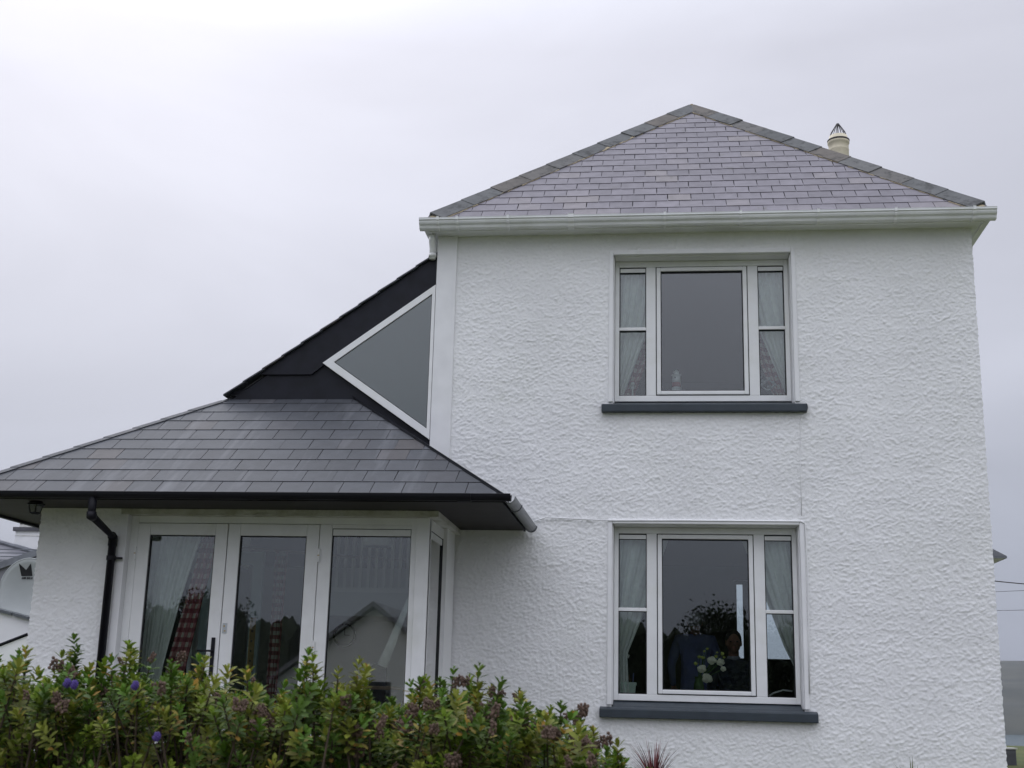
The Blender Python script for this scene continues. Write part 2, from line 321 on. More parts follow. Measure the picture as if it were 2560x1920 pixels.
def roughcast(name, x0, x1, z0, z1, Y, holes, parent, step=.010, amp=.0118, seed=1, edge=()):
    """a roughcast render coat facing -y as a fine displaced sheet with rectangular openings"""
    def lines(a, b, cuts):
        k = sorted({a, b, *[c for c in cuts if a < c < b]}); out = []
        for p, q in zip(k[:-1], k[1:]): n = max(1, int(round((q-p)/step))); out += [p+(q-p)*i/n for i in range(n)]
        return np.array(out+[b])
    xs = lines(x0, x1, [h[0] for h in holes]+[h[1] for h in holes]); zs = lines(z0, z1, [h[2] for h in holes]+[h[3] for h in holes])
    nx, nz_ = len(xs), len(zs)
    H = smooth_noise(nz_, nx, 1.05, 1.5, seed)*1.0+smooth_noise(nz_, nx, 1.8, 2.6, seed+1)*.38+smooth_noise(nz_, nx, 6, 10, seed+2)*.18
    H = np.maximum(H, -.12)*amp*1.15
    Xg, Zg = np.meshgrid(xs, zs); Yg = Y-H-amp*.35
    for s_ in edge:
        c = -1 if s_ > 0 else 0
        Xg[:, c] += s_*(smooth_noise(nz_, 4, 1.4, 2, seed+5)[:, 0]*amp*1.1)
    V = np.stack([Xg, Yg, Zg], -1).reshape(-1, 3)
    cxm = (xs[:-1]+xs[1:])/2; czm = (zs[:-1]+zs[1:])/2; keep = np.ones((nz_-1, nx-1), bool)
    for h in holes: keep &= ~((cxm[None,:] > h[0]) & (cxm[None,:] < h[1]) & (czm[:,None] > h[2]) & (czm[:,None] < h[3]))
    jj, ii = np.nonzero(keep); b = jj*nx+ii
    Fq = np.stack([b, b+1, b+nx+1, b+nx], -1)
    me = bpy.data.meshes.new(name); me.vertices.add(len(V)); me.vertices.foreach_set('co', V.ravel())
    me.loops.add(Fq.size); me.loops.foreach_set('vertex_index', Fq.ravel().astype(np.int32)); me.polygons.add(len(Fq))
    me.polygons.foreach_set('loop_start', np.arange(0, Fq.size, 4, dtype=np.int32)); me.update(calc_edges=True); me.validate()
    me.polygons.foreach_set('use_smooth', [True]*len(me.polygons)); me.materials.append(MAT['roughcast'])
    return link(bpy.data.objects.new(name, me), parent)

# ------------------------------------------------------------------ setting
def terrain():
    def h(x, y):
        if abs(x) > 600 or y > 200 or y < -300: return -26
        z = .85
        if y < -5: z = .85-.85*min(1, max(0, (-5-y)/4.5))
        if y > 16: z -= (y-16)*.028
        if abs(x) > 60: z -= (abs(x)-60)*.01
        return z
    xs = [-640,-600,-200,-90,-60,-40,-25,-15,-10,-6,-3,0,3,6,10,15,25,40,60,90,200,600,640]; ys = [-320,-300,-120,-60,-35,-22,-16,-12.5,-10,-9,-7,-5,-4,-3,-2,-1,0,3,8,16,24,34,48,70,110,200,215]
    V = [(x, y, h(x, y)+.05*math.sin(x*1.3+y)*(y > 18)) for y in ys for x in xs]; n = len(xs)
    return mesh('ground', V, [(j*n+i, j*n+i+1, (j+1)*n+i+1, (j+1)*n+i) for j in range(len(ys)-1) for i in range(n-1)], 'grass', None, True)
struct(terrain())
mat('bounce_slab_dark', (.085,.08,.07), .9, .25, 3)  # hidden slabs added for ground bounce, toned dark to weaken it
pv = MB()
for i in range(18):
    for j in range(5): pv.box(-7.5+.7*i, -7.5+.7*i+.69, -4.6+.72*j, -4.6+.72*j+.71, .70, .875+RNG.uniform(-.004,.004))
struct(pv.build('bounce_slabs', 'bounce_slab_dark'))
struct(mesh('sea', [(-3550,-400,-24),(3550,-400,-24),(3550,2650,-24),(-3550,2650,-24)], [(0,1,2,3)], 'sea'))
def hills():
    n, mrow = 240, 26; V = []
    prof = smooth_noise(1, n+1, 1, 22, 41)[0]*10+smooth_noise(1, n+1, 1, 3, 42)[0]*7
    rough = smooth_noise(mrow+1, n+1, 3, 5, 43)*14
    for j in range(mrow+1):
        t = j/mrow
        for i in range(n+1):
            x = -3200+6400*i/n; top = 86+prof[i]+(4*math.tanh((x-480)/60))
            V.append((x, 1500+900*t, -26+(top+26)*(t**.62)+rough[j, i]*math.sin(math.pi*t)))
    return mesh('hills', V, [(j*(n+1)+i, j*(n+1)+i+1, (j+1)*(n+1)+i+1, (j+1)*(n+1)+i) for j in range(mrow) for i in range(n)], 'hill', None, True)
struct(hills())

# ------------------------------------------------------------------ the house
house = thing('house', (0, 0, .85), 'white roughcast two-storey house with hipped slate roof and a lean-to sun porch', 'house')
TX0, TX1, TD, GZ = -2.345, 3.135, 6.6, .85         # tower: left, right, depth, ground
WT = 6.315                                          # top of the wall
UW = (-.482, 1.33, 4.49, 6.064); LW = (-.48, 1.334, 1.515, 3.254)
SR = .046                                            # smooth plaster band round the windows
hol = [(u[0], u[1], u[2]-.045, u[3]) for u in (UW, LW)]
roughcast('front_wall', TX0+.2, TX1, GZ-.1, WT, 0, hol, house, seed=3, edge=(1,))
mb = MB()                                           # masonry behind the render, with the two openings
for a, b, c, d in ((TX0, UW[0]-.02, GZ-.1, WT), (UW[1]+.02, TX1-.02, GZ-.1, WT), (UW[0]-.02, UW[1]+.02, GZ-.1, LW[2]-.02), (UW[0]-.02, UW[1]+.02, LW[3]+.02, UW[2]-.02), (UW[0]-.02, UW[1]+.02, UW[3]+.02, WT)):
    mb.box(a, b, .03, .26, c, d)
mb.build('masonry', 'plaster', house)
bxa, bxb, bxc = at(1842,1540,6.43).x, at(1858,1540,6.43).x, at(1890,1540,6.43).x
BW = (bxa-.05, 2.75, at(1950,1648,6.43).z-.05, at(1850,1461,6.43).z+.05)                        # back window
mb = MB().box(TX0, TX0+.25, .262, TD, GZ-.1, WT).box(TX1-.25, TX1-.002, .262, TD, GZ-.1, WT)
mb.box(TX0+.25, BW[0], TD-.25, TD, GZ-.1, WT).box(BW[1], TX1-.25, TD-.25, TD, GZ-.1, WT).box(BW[0], BW[1], TD-.25, TD, GZ-.1, BW[2]).box(BW[0], BW[1], TD-.25, TD, BW[3], WT)
mb.build('side_wall', 'plaster', house)
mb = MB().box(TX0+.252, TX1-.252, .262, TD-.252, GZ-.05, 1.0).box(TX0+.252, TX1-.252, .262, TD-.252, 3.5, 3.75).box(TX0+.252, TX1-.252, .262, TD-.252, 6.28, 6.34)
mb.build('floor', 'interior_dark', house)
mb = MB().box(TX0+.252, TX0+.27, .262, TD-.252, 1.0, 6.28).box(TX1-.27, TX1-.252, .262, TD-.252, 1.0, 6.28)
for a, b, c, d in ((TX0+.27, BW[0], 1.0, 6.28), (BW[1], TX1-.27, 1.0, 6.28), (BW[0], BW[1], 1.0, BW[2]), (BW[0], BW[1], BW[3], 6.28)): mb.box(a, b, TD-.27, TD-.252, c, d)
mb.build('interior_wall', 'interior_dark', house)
o = MB().frame(BW[0], BW[1], BW[2], BW[3], TD-.2, TD-.12, .05, .05, .05, .05).box(bxb, bxc, TD-.2, TD-.12, BW[2]+.05, BW[3]-.05).build('back_window', 'interior_dark', house)
box('pane', BW[0]+.05, bxb, TD-.17, TD-.165, BW[2]+.05, BW[3]-.05, 'glass_far', o); box('pane', bxc, BW[1]-.05, TD-.17, TD-.165, BW[2]+.05, BW[3]-.05, 'glass_far', o)
box('corner_board', TX0, TX0+.212, -.032, .03, GZ-.1, WT, 'plaster', house, .006)

def window(W, lower):
    x0, x1, z0, z1 = W; Y0, Y1 = .18, .245
    fz0 = z0+(.045 if lower else .05)
    fr = MB().frame(x0+.012, x1-.012, fz0, z1-.008, Y0, Y1, .045, .045, .062, .062)
    ml0, ml1 = x0+.335, x0+.435; mr0, mr1 = x1-.428, x1-.325
    fr.box(ml0, ml1, Y0, Y1, fz0+.062, z1-.07); fr.box(mr0, mr1, Y0, Y1, fz0+.062, z1-.07)
    o = fr.build('window', 'upvc', house, bevel=.005)
    zt, zb = z1-.07, fz0+.062; zm = (zt+zb)/2+(.02 if not lower else .03)
    # side lights
    for a, b in ((x0+.057, ml0), (mr1, x1-.057)):
        MB().frame(a, b, zb, zt, Y0+.018, Y1-.004, .009, .009, .009, .009).build('gasket', 'gasket', o)
        box('vent_strip', a+.007, b-.007, Y0+.004, Y1-.006, zt-.056, zt-.014, 'upvc', o, .003)
        box('gasket', a+.007, b-.007, Y0+.016, Y1-.006, zt-.058, zt-.052, 'gasket', o)
        box('glazing_bar', a+.001, b-.001, Y0+.003, Y1-.004, zm-.017, zm+.017, 'upvc', o, .004)
        box('gasket', a+.007, b-.007, Y0+.014, Y1-.006, zm-.022, zm-.017, 'gasket', o)
        box('pane', a+.006, b-.006, Y0+.04, Y0+.044, zb+.006, zm-.022, 'glass', o); box('pane', a+.006, b-.006, Y0+.04, Y0+.044, zm+.017, zt-.058, 'glass', o)
    # opening casement
    a, b = ml1, mr0
    MB().frame(a, b, zb, zt, Y0+.012, Y1-.002, .009, .009, .009, .009).build('gasket', 'gasket', o)
    MB().frame(a+.009, b-.009, zb+.009, zt-.009, Y0-.012, Y1-.01, .042, .042, .039, .042).build('casement', 'upvc', o, bevel=.006)
    MB().frame(a+.051, b-.051, zb+.048, zt-.051, Y0+.005, Y1-.012, .009, .009, .009, .009).build('gasket', 'gasket', o)
    box('pane', a+.057, b-.057, Y0+.028, Y0+.032, zb+.054, zt-.057, 'glass', o)
    # plaster band and reveals
    g = MB(); e = -.026
    g.box(x0-SR, x0, e, .03, z0-.0, z1+SR).box(x1, x1+SR, e, .03, z0-.0, z1+SR).box(x0, x1, e, .03, z1, z1+SR)
    g.box(x0-.02, x0+.010, .03, .262, z0, z1).box(x1-.010, x1+.02, .03, .262, z0, z1).box(x0+.010, x1-.010, .03, .262, z1-.006, z1+.02)
    g.build('window_surround', 'plaster', o, bevel=.008)
    # painted sill, weathered top
    s = MB(); sx0, sx1 = x0-.112, x1+.117; zf = z0-.022; zb_ = fz0+.004; zu = z0-(.112 if not lower else .118)
    s.add([(sx0,-.075,zu),(sx1,-.075,zu),(sx1,.02,zu),(sx0,.02,zu),(sx0,-.075,zf-.012),(sx1,-.075,zf-.012),(sx1,.02,zf+.012),(sx0,.02,zf+.012)], BOXF)
    s.add([(x0+.01,.02,zu),(x1-.01,.02,zu),(x1-.01,.24,zu),(x0+.01,.24,zu),(x0+.01,.0201,zf+.012),(x1-.01,.0201,zf+.012),(x1-.01,.24,zb_),(x0+.01,.24,zb_)], BOXF)
    s.build('sill', 'sill_paint', o, bevel=.008)
    box('inner_sill', x0, x1, .262, .50, fz0+.01, fz0+.045, 'interior_wall', o)
    return o, fz0+.045
w_up, is_up = window(UW, False); w_lo, is_lo = window(LW, True)

# --- eaves, gutter, roof of the tower
EZ = 6.44; EY = -.20; OV = .085
ex0, ex1, ey0, ey1 = TX0-.045, TX1+.075, -.19, TD+.19
MB().box(ex0, ex1, ey0, 0.03, 6.30, 6.312).box(ex0, TX0+.01, .03, ey1, 6.30, 6.312).box(TX1-.03, ex1, .03, ey1, 6.30, 6.312).build('soffit', 'upvc_gutter', house)
MB().box(ex0, ex1, ey0-.018, ey0, 6.285, 6.43).box(ex0-.018, ex0, ey0-.018, ey1, 6.285, 6.43).box(ex1, ex1+.018, ey0-.018, ey1, 6.285, 6.43).build('fascia', 'upvc', house, bevel=.003)
prof = [(0,0),(-.05,0),(-.062,.012),(-.070,.035),(-.090,.052),(-.098,.070),(-.098,.082),(-.110,.090),(-.110,.104),(-.112,.112),(-.104,.112),(-.100,.098),(-.088,.09),(-.06,.045),(-.045,.012),(-.01,.012),(0,.10)]
def gutter_run(p0, p1, out, name, m, parent, pr=prof):
    p0, p1, out = Vector(p0), Vector(p1), Vector(out); n = len(pr)
    V = [p+(-a)*out+Vector((0,0,b)) for p in (p0, p1) for a, b in pr]
    return mesh(name, V, [(i, (i+1) % n, n+(i+1) % n, n+i) for i in range(n)]+[tuple(range(n))[::-1], tuple(range(n, 2*n))], m, parent)
gz = 6.292; gy = ey0-.018
gut = gutter_run((ex0-.112,gy-.001,gz), (ex1+.112,gy-.001,gz), (0,-1,0), 'gutter', 'upvc_gutter', house)
gutter_run((ex0-.019,gy-.002,gz), (ex0-.019,ey1,gz), (-1,0,0), 'gutter_run', 'upvc_gutter', gut, [(a*.85, b) for a, b in prof]); gutter_run((ex1+.019,gy-.002,gz), (ex1+.019,ey1,gz), (1,0,0), 'gutter_run', 'upvc_gutter', gut, [(a*.85, b) for a, b in prof])
big = [(a*1.06-.007*(a < -.01), b*1.0-.009+(b > .1)*.016) for a, b in prof[:11]]+[(-.09, .05), (-.05, .006), (0, .006)]
for px, w_ in ((1095,.012),(1143,.012),(1270,.012),(1427,.03),(1662,.012),(1852,.012),(2046,.012),(2240,.012),(2437,.014)):
    x = at(px, 540, -.3).x; gutter_run((x-w_,gy-.001,gz), (x+w_,gy-.001,gz), (0,-1,0), 'gutter_bracket', 'upvc', gut, big)
dpx = TX0-.05
MB().tube([(dpx,-.10,6.30),(dpx,-.10,6.22),(dpx,-.04,6.15),(dpx,-.04,6.04)], .034, 12).tube([(dpx,-.04,6.10),(dpx,-.04,6.065)], .042, 12).build('downpipe', 'upvc', house, True)

hx0, hx1 = -2.41, 3.238; hy = EY; HX = (hx0+hx1)/2; half = (hx1-hx0)/2; APZ = 9.02; AY = hy+half
rise = APZ-EZ; SL = math.hypot(half, rise)
deckz = -.035
roof = MB()
A = Vector((HX, AY, APZ)); B2 = Vector((HX, TD+.2-half if TD+.2-half > AY else AY+.8, APZ))
c1, c2, c3, c4 = Vector((hx0,hy,EZ)), Vector((hx1,hy,EZ)), Vector((hx1,TD+.2,EZ)), Vector((hx0,TD+.2,EZ))
dn = Vector((0,0,deckz))
roof.add([c1+dn, c2+dn, c3+dn, c4+dn, A+dn, B2+dn, c1+dn*3, c2+dn*3, c3+dn*3, c4+dn*3], [(0,1,4),(1,2,5,4),(2,3,5),(3,0,4,5),(0,6,7,1),(1,7,8,2),(2,8,9,3),(3,9,6,0),(9,8,7,6)])
ro = roof.build('roof', 'deck', house)
MB().prism([c2+Vector((.0,.0,.0)), c3, B2, A], Vector((.02,0,.02))).prism([c4, c1, A, B2], Vector((-.02,0,.02))).prism([c3, c4, B2], Vector((0,.02,.02))).build('rear_slope', 'far_roof', ro)
nsl = slates('roof_slate', ro, c1-Vector((0,.035,.03)), (1,0,0), (0,half,rise), [(.06,0),(2*half-.06,0),(half+.0,SL-.01),(half-.0,SL-.01)], .197, .197, .243, .007, 'slate')
# hip tiles
def hip_tiles(name, p0, p1, n1, n2, parent, tile=.46, arm=.17, m='ridge_tile', lap=.02):
    p0, p1 = Vector(p0), Vector(p1); d = (p1-p0).normalized(); n1, n2 = Vector(n1).normalized(), Vector(n2).normalized()
    a1 = d.cross(n1).normalized(); a1 = a1 if a1.z < 0 else -a1
    a2 = d.cross(n2).normalized(); a2 = a2 if a2.z < 0 else -a2
    if a1.dot(n2) < 0: pass
    u = (n1+n2).normalized(); Ln = (p1-p0).length; k = int(round(Ln/tile)); st = Ln/k
    for i in range(k):
        s = p0+d*(i*st-lap); e = p0+d*((i+1)*st-.004); lift = RNG.uniform(-.003, .004); V = []
        for q, h in ((s, .034), (e, .026)):
            V += [q+a1*arm+n1*(h-.004+lift), q+u*(h+.022+lift), q+a2*arm+n2*(h-.004+lift), q+a2*arm+n2*(h-.022+lift), q+u*(h-.002+lift), q+a1*arm+n1*(h-.022+lift)]
        mesh(name, V, [(5,4,3,2,1,0),(6,7,8,9,10,11)]+[(j, (j+1) % 6, 6+(j+1) % 6, 6+j) for j in range(6)], m, parent)
nf = Vector((0,-rise,half)); nl = Vector((-rise,0,half)); nr = Vector((rise,0,half))
hip_tiles('hip_tile', c1+(A-c1).normalized()*.06, A-(A-c1).normalized()*.02, nf, nl, ro); hip_tiles('hip_tile', c2+(A-c2).normalized()*.06, A-(A-c2).normalized()*.02, nf, nr, ro)
hip_tiles('ridge_tile', A+Vector((0,.12,-.01)), B2, nl, nr, ro)
m_ = MB()                                            # bedding mortar under the hip tiles
for cc, n2 in ((c1, nl), (c2, nr)):
    d = (A-cc).normalized(); a1 = d.cross(nf).normalized(); a1 = a1 if a1.z < 0 else -a1; n1 = nf.normalized()
    k = 60
    for i in range(k):
        s = cc+d*((A-cc).length*i/k); e = cc+d*((A-cc).length*(i+1)/k); w1 = .166+RNG.uniform(0, .018)
        m_.prism([s+n1*.0, s+a1*w1, e+a1*w1, e], n1*(.018+RNG.uniform(0,.006)))
m_.build('bedding_mortar', 'mortar', ro)
m_ = MB().prism([A+Vector((-.05,-.035,-.035)), A+Vector((.05,-.035,-.035)), A+Vector((.018,-.02,.045)), A+Vector((-.018,-.02,.045))], (0,.07,.012)); m_.build('apex_mortar', 'mortar', ro, bevel=.012)

# --- chimney pot behind the right hip
ch = MB().box(2.28, 2.92, 4.7, 5.35, 6.0, 8.78).box(2.24, 2.96, 4.66, 5.39, 8.78, 8.88)
cho = ch.build('chimney', 'plaster', house)
MB().lathe((2.6,5,8.87), [(.165,0),(.160,.15),(.152,.2),(.143,.55),(.147,.56),(.147,.572),(.143,.58),(.144,.66),(.156,.67),(.156,.70),(.142,.71),(.128,.79),(.120,.79),(.118,.4)], 28).build('pot', 'chimney_pot', cho, True)
mb = MB()
for i in range(14):
    t = 2*math.pi*i/14; c, s = math.cos(t), math.sin(t)
    mb.tube([(2.6+.128*c,5+.128*s,9.64),(2.6+.10*c,5+.10*s,9.72),(2.6+.022*c,5+.022*s,9.85)], .0045, 5)
mb.lathe((2.6,5,9.83), [(.026,0),(.028,.02),(.02,.035)], 10)
mb.lathe((2.6,5,9.585), [(.158,-.012),(.162,0),(.158,.012),(.15,0)], 24)
mb.build('wire_guard', 'wire', cho)

# ------------------------------------------------------------------ lean-to with half hip and the sun porch
PX0, PX1, PY = -5.76, -1.995, -1.32                   # porch walls
LX0, LX1, LYF, LZ = -6.43, -1.335, -1.93, 3.215       # eaves
GY = .06; TL, TR, TZ = -4.52, -3.185, 4.545           # gablet foot
VT = Vector((TX0, GY, 6.115))
k_l = (TZ-LZ)/(TL-LX0); RB = 6.2
e1, e2 = Vector((LX0,LYF,LZ)), Vector((LX1,LYF,LZ)); t1, t2 = Vector((TL,GY,TZ)), Vector((TR,GY,TZ))
zr = LZ+(LX1-TX0)*(TZ-LZ)/(LX1-TR)
# roof deck and soffit
dd = Vector((0,0,-.03)); mb = MB()
mb.prism([e1+dd, e2+dd, t2+dd, t1+dd], (0,0,-.02))
proof = mb.build('porch_roof', 'deck', house)
Vf = t1-e1; Vf.x = 0; psl = Vf.length
slates('porch_slate', proof, e1-Vector((0,.02,.012)), (1,0,0), Vf, [(0,0),(LX1-LX0,0),(TR-LX0,psl),(TL-LX0,psl)], .29, .247, .277, .0065, 'slate_porch', gap=.006, jit=.0015, shift=.25)
MB().prism([e2, Vector((LX1,-.012,LZ)), Vector((TX0,-.012,zr)), Vector((TX0,GY,zr)), t2], (0,0,.02)).build('right_slope', 'slate_porch', proof)
MB().prism([e1, t1, VT+Vector((0,0,-.02)), Vector((TX0,RB,6.095)), Vector((LX0,RB,LZ))], (0,0,.018)).build('left_slope', 'slate_porch', proof)
# cut hip edge of the courses on the left: slate ends
for i in range(9):
    v0 = (.29+.247*(i-1) if i else 0); p = e1+(t1-e1)*(v0/psl); q = e1+(t1-e1)*min(1, (v0+.30)/psl)
    n_ = Vector((0,-(TZ-LZ),GY-LYF)).normalized()
    MB().prism([p+Vector((-.03,0,.0)), p+Vector((.06,0,0)), q+Vector((.06,0,-.004)), q+Vector((-.012,0,-.004))], n_*.024).build('hip_slate', 'slate_porch', proof)
MB().prism([e2+Vector((-.02,0,.028)), e2+Vector((.02,.02,.01)), t2+Vector((.02,-.02,.0)), t2+Vector((-.02,-.02,.028))], (0,0,.012)).build('hip_flashing', 'black_paint', proof)
# lead apron over the top course and stepped flashing to the house wall
MB().prism([t1+Vector((0,-.012,.03)), t2+Vector((0,-.012,.03)), t2+Vector((.0,-.012,.10)), t1+Vector((0,-.012,.10))], (0,-.012,0)).build('apron_flashing', 'black_paint', proof)
MB().prism([Vector((LX1-.03,-.03,LZ+.03)), Vector((TX0-.02,-.03,zr+.03)), Vector((TX0-.02,-.03,zr+.085)), Vector((LX1-.03,-.03,LZ+.085))], (0,.012,0)).build('wall_flashing', 'black_paint', proof)
# gablet: black wall, barge board, triangular window
fT, fL, fB = Vector((TX0-.006,0,5.765)), Vector((-3.52,0,4.918)), Vector((TX0-.006,0,4.10))
g0_, g1_, g2_, g3_ = t1+Vector((0,-.035,-.03)), t2+Vector((0,-.035,-.03)), Vector((TX0-.002,GY-.035,zr-.02)), VT+Vector((-.002,-.035,-.03))
sy_ = lambda v: Vector((v.x, GY-.035, v.z))
a_, b_, c_ = sy_(fT+Vector((0,0,-.02))), sy_(fL+Vector((.03,0,0))), sy_(fB+Vector((0,0,.02)))
mb = MB().prism([g0_, g3_, a_, b_], (0,.09,0)).prism([g0_, b_, g1_], (0,.09,0)).prism([g1_, b_, c_, g2_], (0,.09,0)); gab = mb.build('gablet_wall', 'black_paint', house)
vd = (Vector((TL,0,TZ))-Vector((TX0,0,6.115))).normalized(); vn = Vector((vd.z,0,-vd.x)); vn = vn if vn.z < 0 else -vn
Vtop = Vector((TX0-.002,0,6.10)); Vbot = Vector((TL-.02,0,TZ+.02)); wdt = .285
zq = 4.80; vq = Vtop+(Vbot-Vtop)*((Vtop.z-zq)/(Vtop.z-Vbot.z))
MB().prism([Vtop, vq, Vector((fL.x-.12,0,zq)), fL+Vector((.03,0,0)), Vector((fT.x,0,fT.z-.01))], (0,GY+.02,0)).build('barge_board', 'black_paint', gab)
for i in range(11):
    a = Vtop+(Vbot-Vtop)*(i/11); b = Vtop+(Vbot-Vtop)*((i+1)/11+.012)
    MB().prism([a+Vector((0,-.035,.022)), b+Vector((0,-.035,.034)), b+Vector((0,-.035,.018)), a+Vector((0,-.035,.004))], (0,.3,0)).build('verge_slate', 'slate_porch', gab)
def inset(tri, ds):                                   # move each side of a triangle inwards
    n = len(tri); L_ = []; c = sum(tri, Vector((0,0,0)))/n
    for i in range(n):
        p, q = tri[i], tri[(i+1) % n]; d = (q-p).normalized(); nn = Vector((-d.z,0,d.x)); nn = nn if nn.dot(c-p) > 0 else -nn; L_.append((p+nn*ds[i], d))
    out = []
    for i in range(n):
        (p, d), (q, e) = L_[i-1], L_[i]; den = d.x*e.z-d.z*e.x; s = ((q.x-p.x)*e.z-(q.z-p.z)*e.x)/den; out.append(p+d*s)
    return out
tri = [fT, fL, fB]; tin = inset(tri, [.062, .075, .034]); yo = -.022
n = 3; V = []
for p in tri: V += [p+Vector((0,yo,0)), p+Vector((0,GY-.03,0))]
for p in tin: V += [p+Vector((0,yo,0)), p+Vector((0,GY-.03,0))]
Fc = []
for i in range(3):
    j = (i+1) % 3; a0, a1_, b0, b1_ = 2*i, 2*i+1, 2*j, 2*j+1; c0, c1_, d0, d1_ = 6+2*i, 7+2*i, 6+2*j, 7+2*j
    Fc += [(a0,b0,d0,c0), (a1_,c1_,d1_,b1_), (a0,a1_,b1_,b0), (c0,d0,d1_,c1_)]
tw = mesh('triangular_window', V, Fc, 'upvc', house)
gi = inset(tin, [.008,.008,.008])
GV = []
for p in tin: GV += [p+Vector((0,.0,0))]
for p in gi: GV += [p+Vector((0,.0,0))]
mesh('gasket', GV, [(0,1,4,3),(1,2,5,4),(2,0,3,5)], 'gasket', tw)
MB().prism([p+Vector((0,-.004,0)) for p in gi], (0,.004,0)).build('pane', 'glass', tw)
MB().prism([p+Vector((0,.0012,0)) for p in gi], (0,.004,0)).build('blind', 'blind_grey', tw)
MB().prism([Vector((TL-1.2,GY+.15,TZ-.95)), Vector((TX0-.03,GY+.15,6.0)), Vector((TX0-.03,4.2,6.0)), Vector((TL-1.2,4.2,TZ-.95))], (0,0,-.02)).build('sloping_ceiling', 'hall_wall', house)

# eaves: soffit, fascia, gutters
mb = MB().box(LX0+.02, LX1-.02, LYF+.02, PY+.02, 3.175, 3.187).box(LX0+.02, PX0+.02, PY+.02, RB, 3.175, 3.187).box(PX1-.02, LX1-.02, PY+.02, -.03, 3.175, 3.187)
mb.build('porch_soffit', 'soffit_dark', house)
MB().box(LX0+.005, LX1-.005, LYF+.005, LYF+.022, 3.165, 3.235).box(LX0+.004, LX0+.02, LYF+.022, RB, 3.15, 3.205).box(LX1-.02, LX1-.004, LYF+.022, -.03, 3.165, 3.205).build('porch_fascia', 'black_paint', house)
hr = [(-.055+.055*math.cos(t), .0-.058*math.sin(t)+.058) for t in [math.pi*i/8 for i in range(9)]]
hr2 = hr+[(a*.9-.0055, b+.004) for a, b in hr[::-1]]
pg = gutter_run((LX0-.03,LYF+.004,3.165), (LX1+.075,LYF+.004,3.165), (0,-1,0), 'porch_gutter', 'black_upvc', house, hr2)
gutter_run((LX1-.003,LYF+.0,3.158), (LX1-.003,-.035,3.158), (1,0,0), 'side_gutter', 'gutter_grey', pg, hr2)
gutter_run((LX0+.003,LYF+.0,3.158), (LX0+.003,RB,3.158), (-1,0,0), 'side_gutter', 'black_upvc', pg, hr2)
hb = [(-.055+.062*math.cos(t), .058-.064*math.sin(t)) for t in [math.pi*i/8 for i in range(9)]]+[(-.055+.056*math.cos(t), .058-.056*math.sin(t)) for t in [math.pi*i/8 for i in range(8,-1,-1)]]
gutter_run((LX1-.003,-1.45,3.158), (LX1-.003,-1.42,3.158), (1,0,0), 'gutter_union', 'gutter_grey', pg, hb); gutter_run((LX1-.003,-.07,3.158), (LX1-.003,-.04,3.158), (1,0,0), 'gutter_union', 'gutter_grey', pg, hb)
gutter_run((-1.72,LYF+.004,3.165), (-1.60,LYF+.004,3.165), (0,-1,0), 'gutter_union', 'black_upvc', pg, hb)
# downpipe with swan neck
p1 = at(228, 1250, LYF-.05); p2 = at(228, 1290, LYF-.05); q1 = at(283, 1343, PY-.06); q2 = Vector((q1.x+.0, PY-.06, GZ))
p1 = Vector((p2.x, LYF-.05, 3.19)); p2 = Vector((p2.x, LYF-.05, at(228,1288,LYF-.05).z))
dp = MB().tube([p1, p2, q1, q2], .036, 14).build('porch_downpipe', 'black_upvc', house, True)
MB().tube([p2+Vector((0,0,.03)), p2+Vector((0,0,-.01)), p2+(q1-p2)*.06], .042, 14).build('pipe_elbow', 'black_upvc', dp, True); MB().tube([q1-(q1-p2)*.06, q1, q1-Vector((0,0,.08))], .042, 14).build('pipe_elbow', 'black_upvc', dp, True)
zc = q1.z-.19
MB().tube([(q1.x,PY-.06,zc+.02),(q1.x,PY-.06,zc-.02)], .043, 14).box(q1.x, q1.x+.10, PY-.06, PY-.035, zc-.009, zc+.009).build('pipe_clip', 'black_upvc', dp)

# porch walls
DX0, DX1, DZ = -4.905, PX1, 3.125                     # opening
roughcast('porch_wall', PX0, DX0-.075, GZ-.2, 3.18, PY, [], house, seed=17, edge=(-1,))
box('porch_masonry', PX0+.01, DX0-.03, PY+.02, PY+.3, GZ-.2, 3.18, 'plaster', house)
MB().box(DX0-.076, DX0, PY-.012, PY+.15, GZ, DZ).build('porch_surround', 'plaster', house, bevel=.006)
roughcast('porch_lintel', DX0-.075, PX1, DZ, 3.182, PY, [], house, seed=23, amp=.012)
bpy.data.objects['porch_lintel'].data.materials[0] = MAT['plaster_dirty']
MB().box(DX0, PX1-.02, PY+.012, PY+.15, DZ-.004, 3.18).box(PX1-.15, PX1, PY+.02, -.02, DZ+.0, 3.18).build('porch_beam', 'plaster_dirty', house)
mb = MB().box(PX1-.1, PX1-.05, -.50, -.03, GZ-.2, DZ); mb.build('porch_return_wall', 'roughcast', house)
roughcast('facade_patch', PX1-.2, PX1-.0, 0, .01, 5, [], house) if False else None
MB().box(PX0+.01, PX0+.2, PY+.3, -.8, GZ-.2, 3.17).box(PX0+.01, PX0+.2, 2.6, RB, GZ-.2, 3.17).box(PX0+.01, PX0+.2, -.8, 2.6, GZ-.2, 1.6).box(PX0+.01, PX0+.2, -.8, 2.6, 3.0, 3.17).build('porch_side_wall', 'roughcast', house)
swn = MB().box(PX0+.06, PX0+.12, -.8, -.74, 1.6, 3.0).box(PX0+.06, PX0+.12, 2.54, 2.6, 1.6, 3.0).box(PX0+.06, PX0+.12, -.74, 2.54, 1.6, 1.66).box(PX0+.06, PX0+.12, -.74, 2.54, 2.94, 3.0).box(PX0+.06, PX0+.12, .88, .94, 1.66, 2.94).build('added_left_window', 'upvc', house)  # unseen window added to let more daylight into the porch
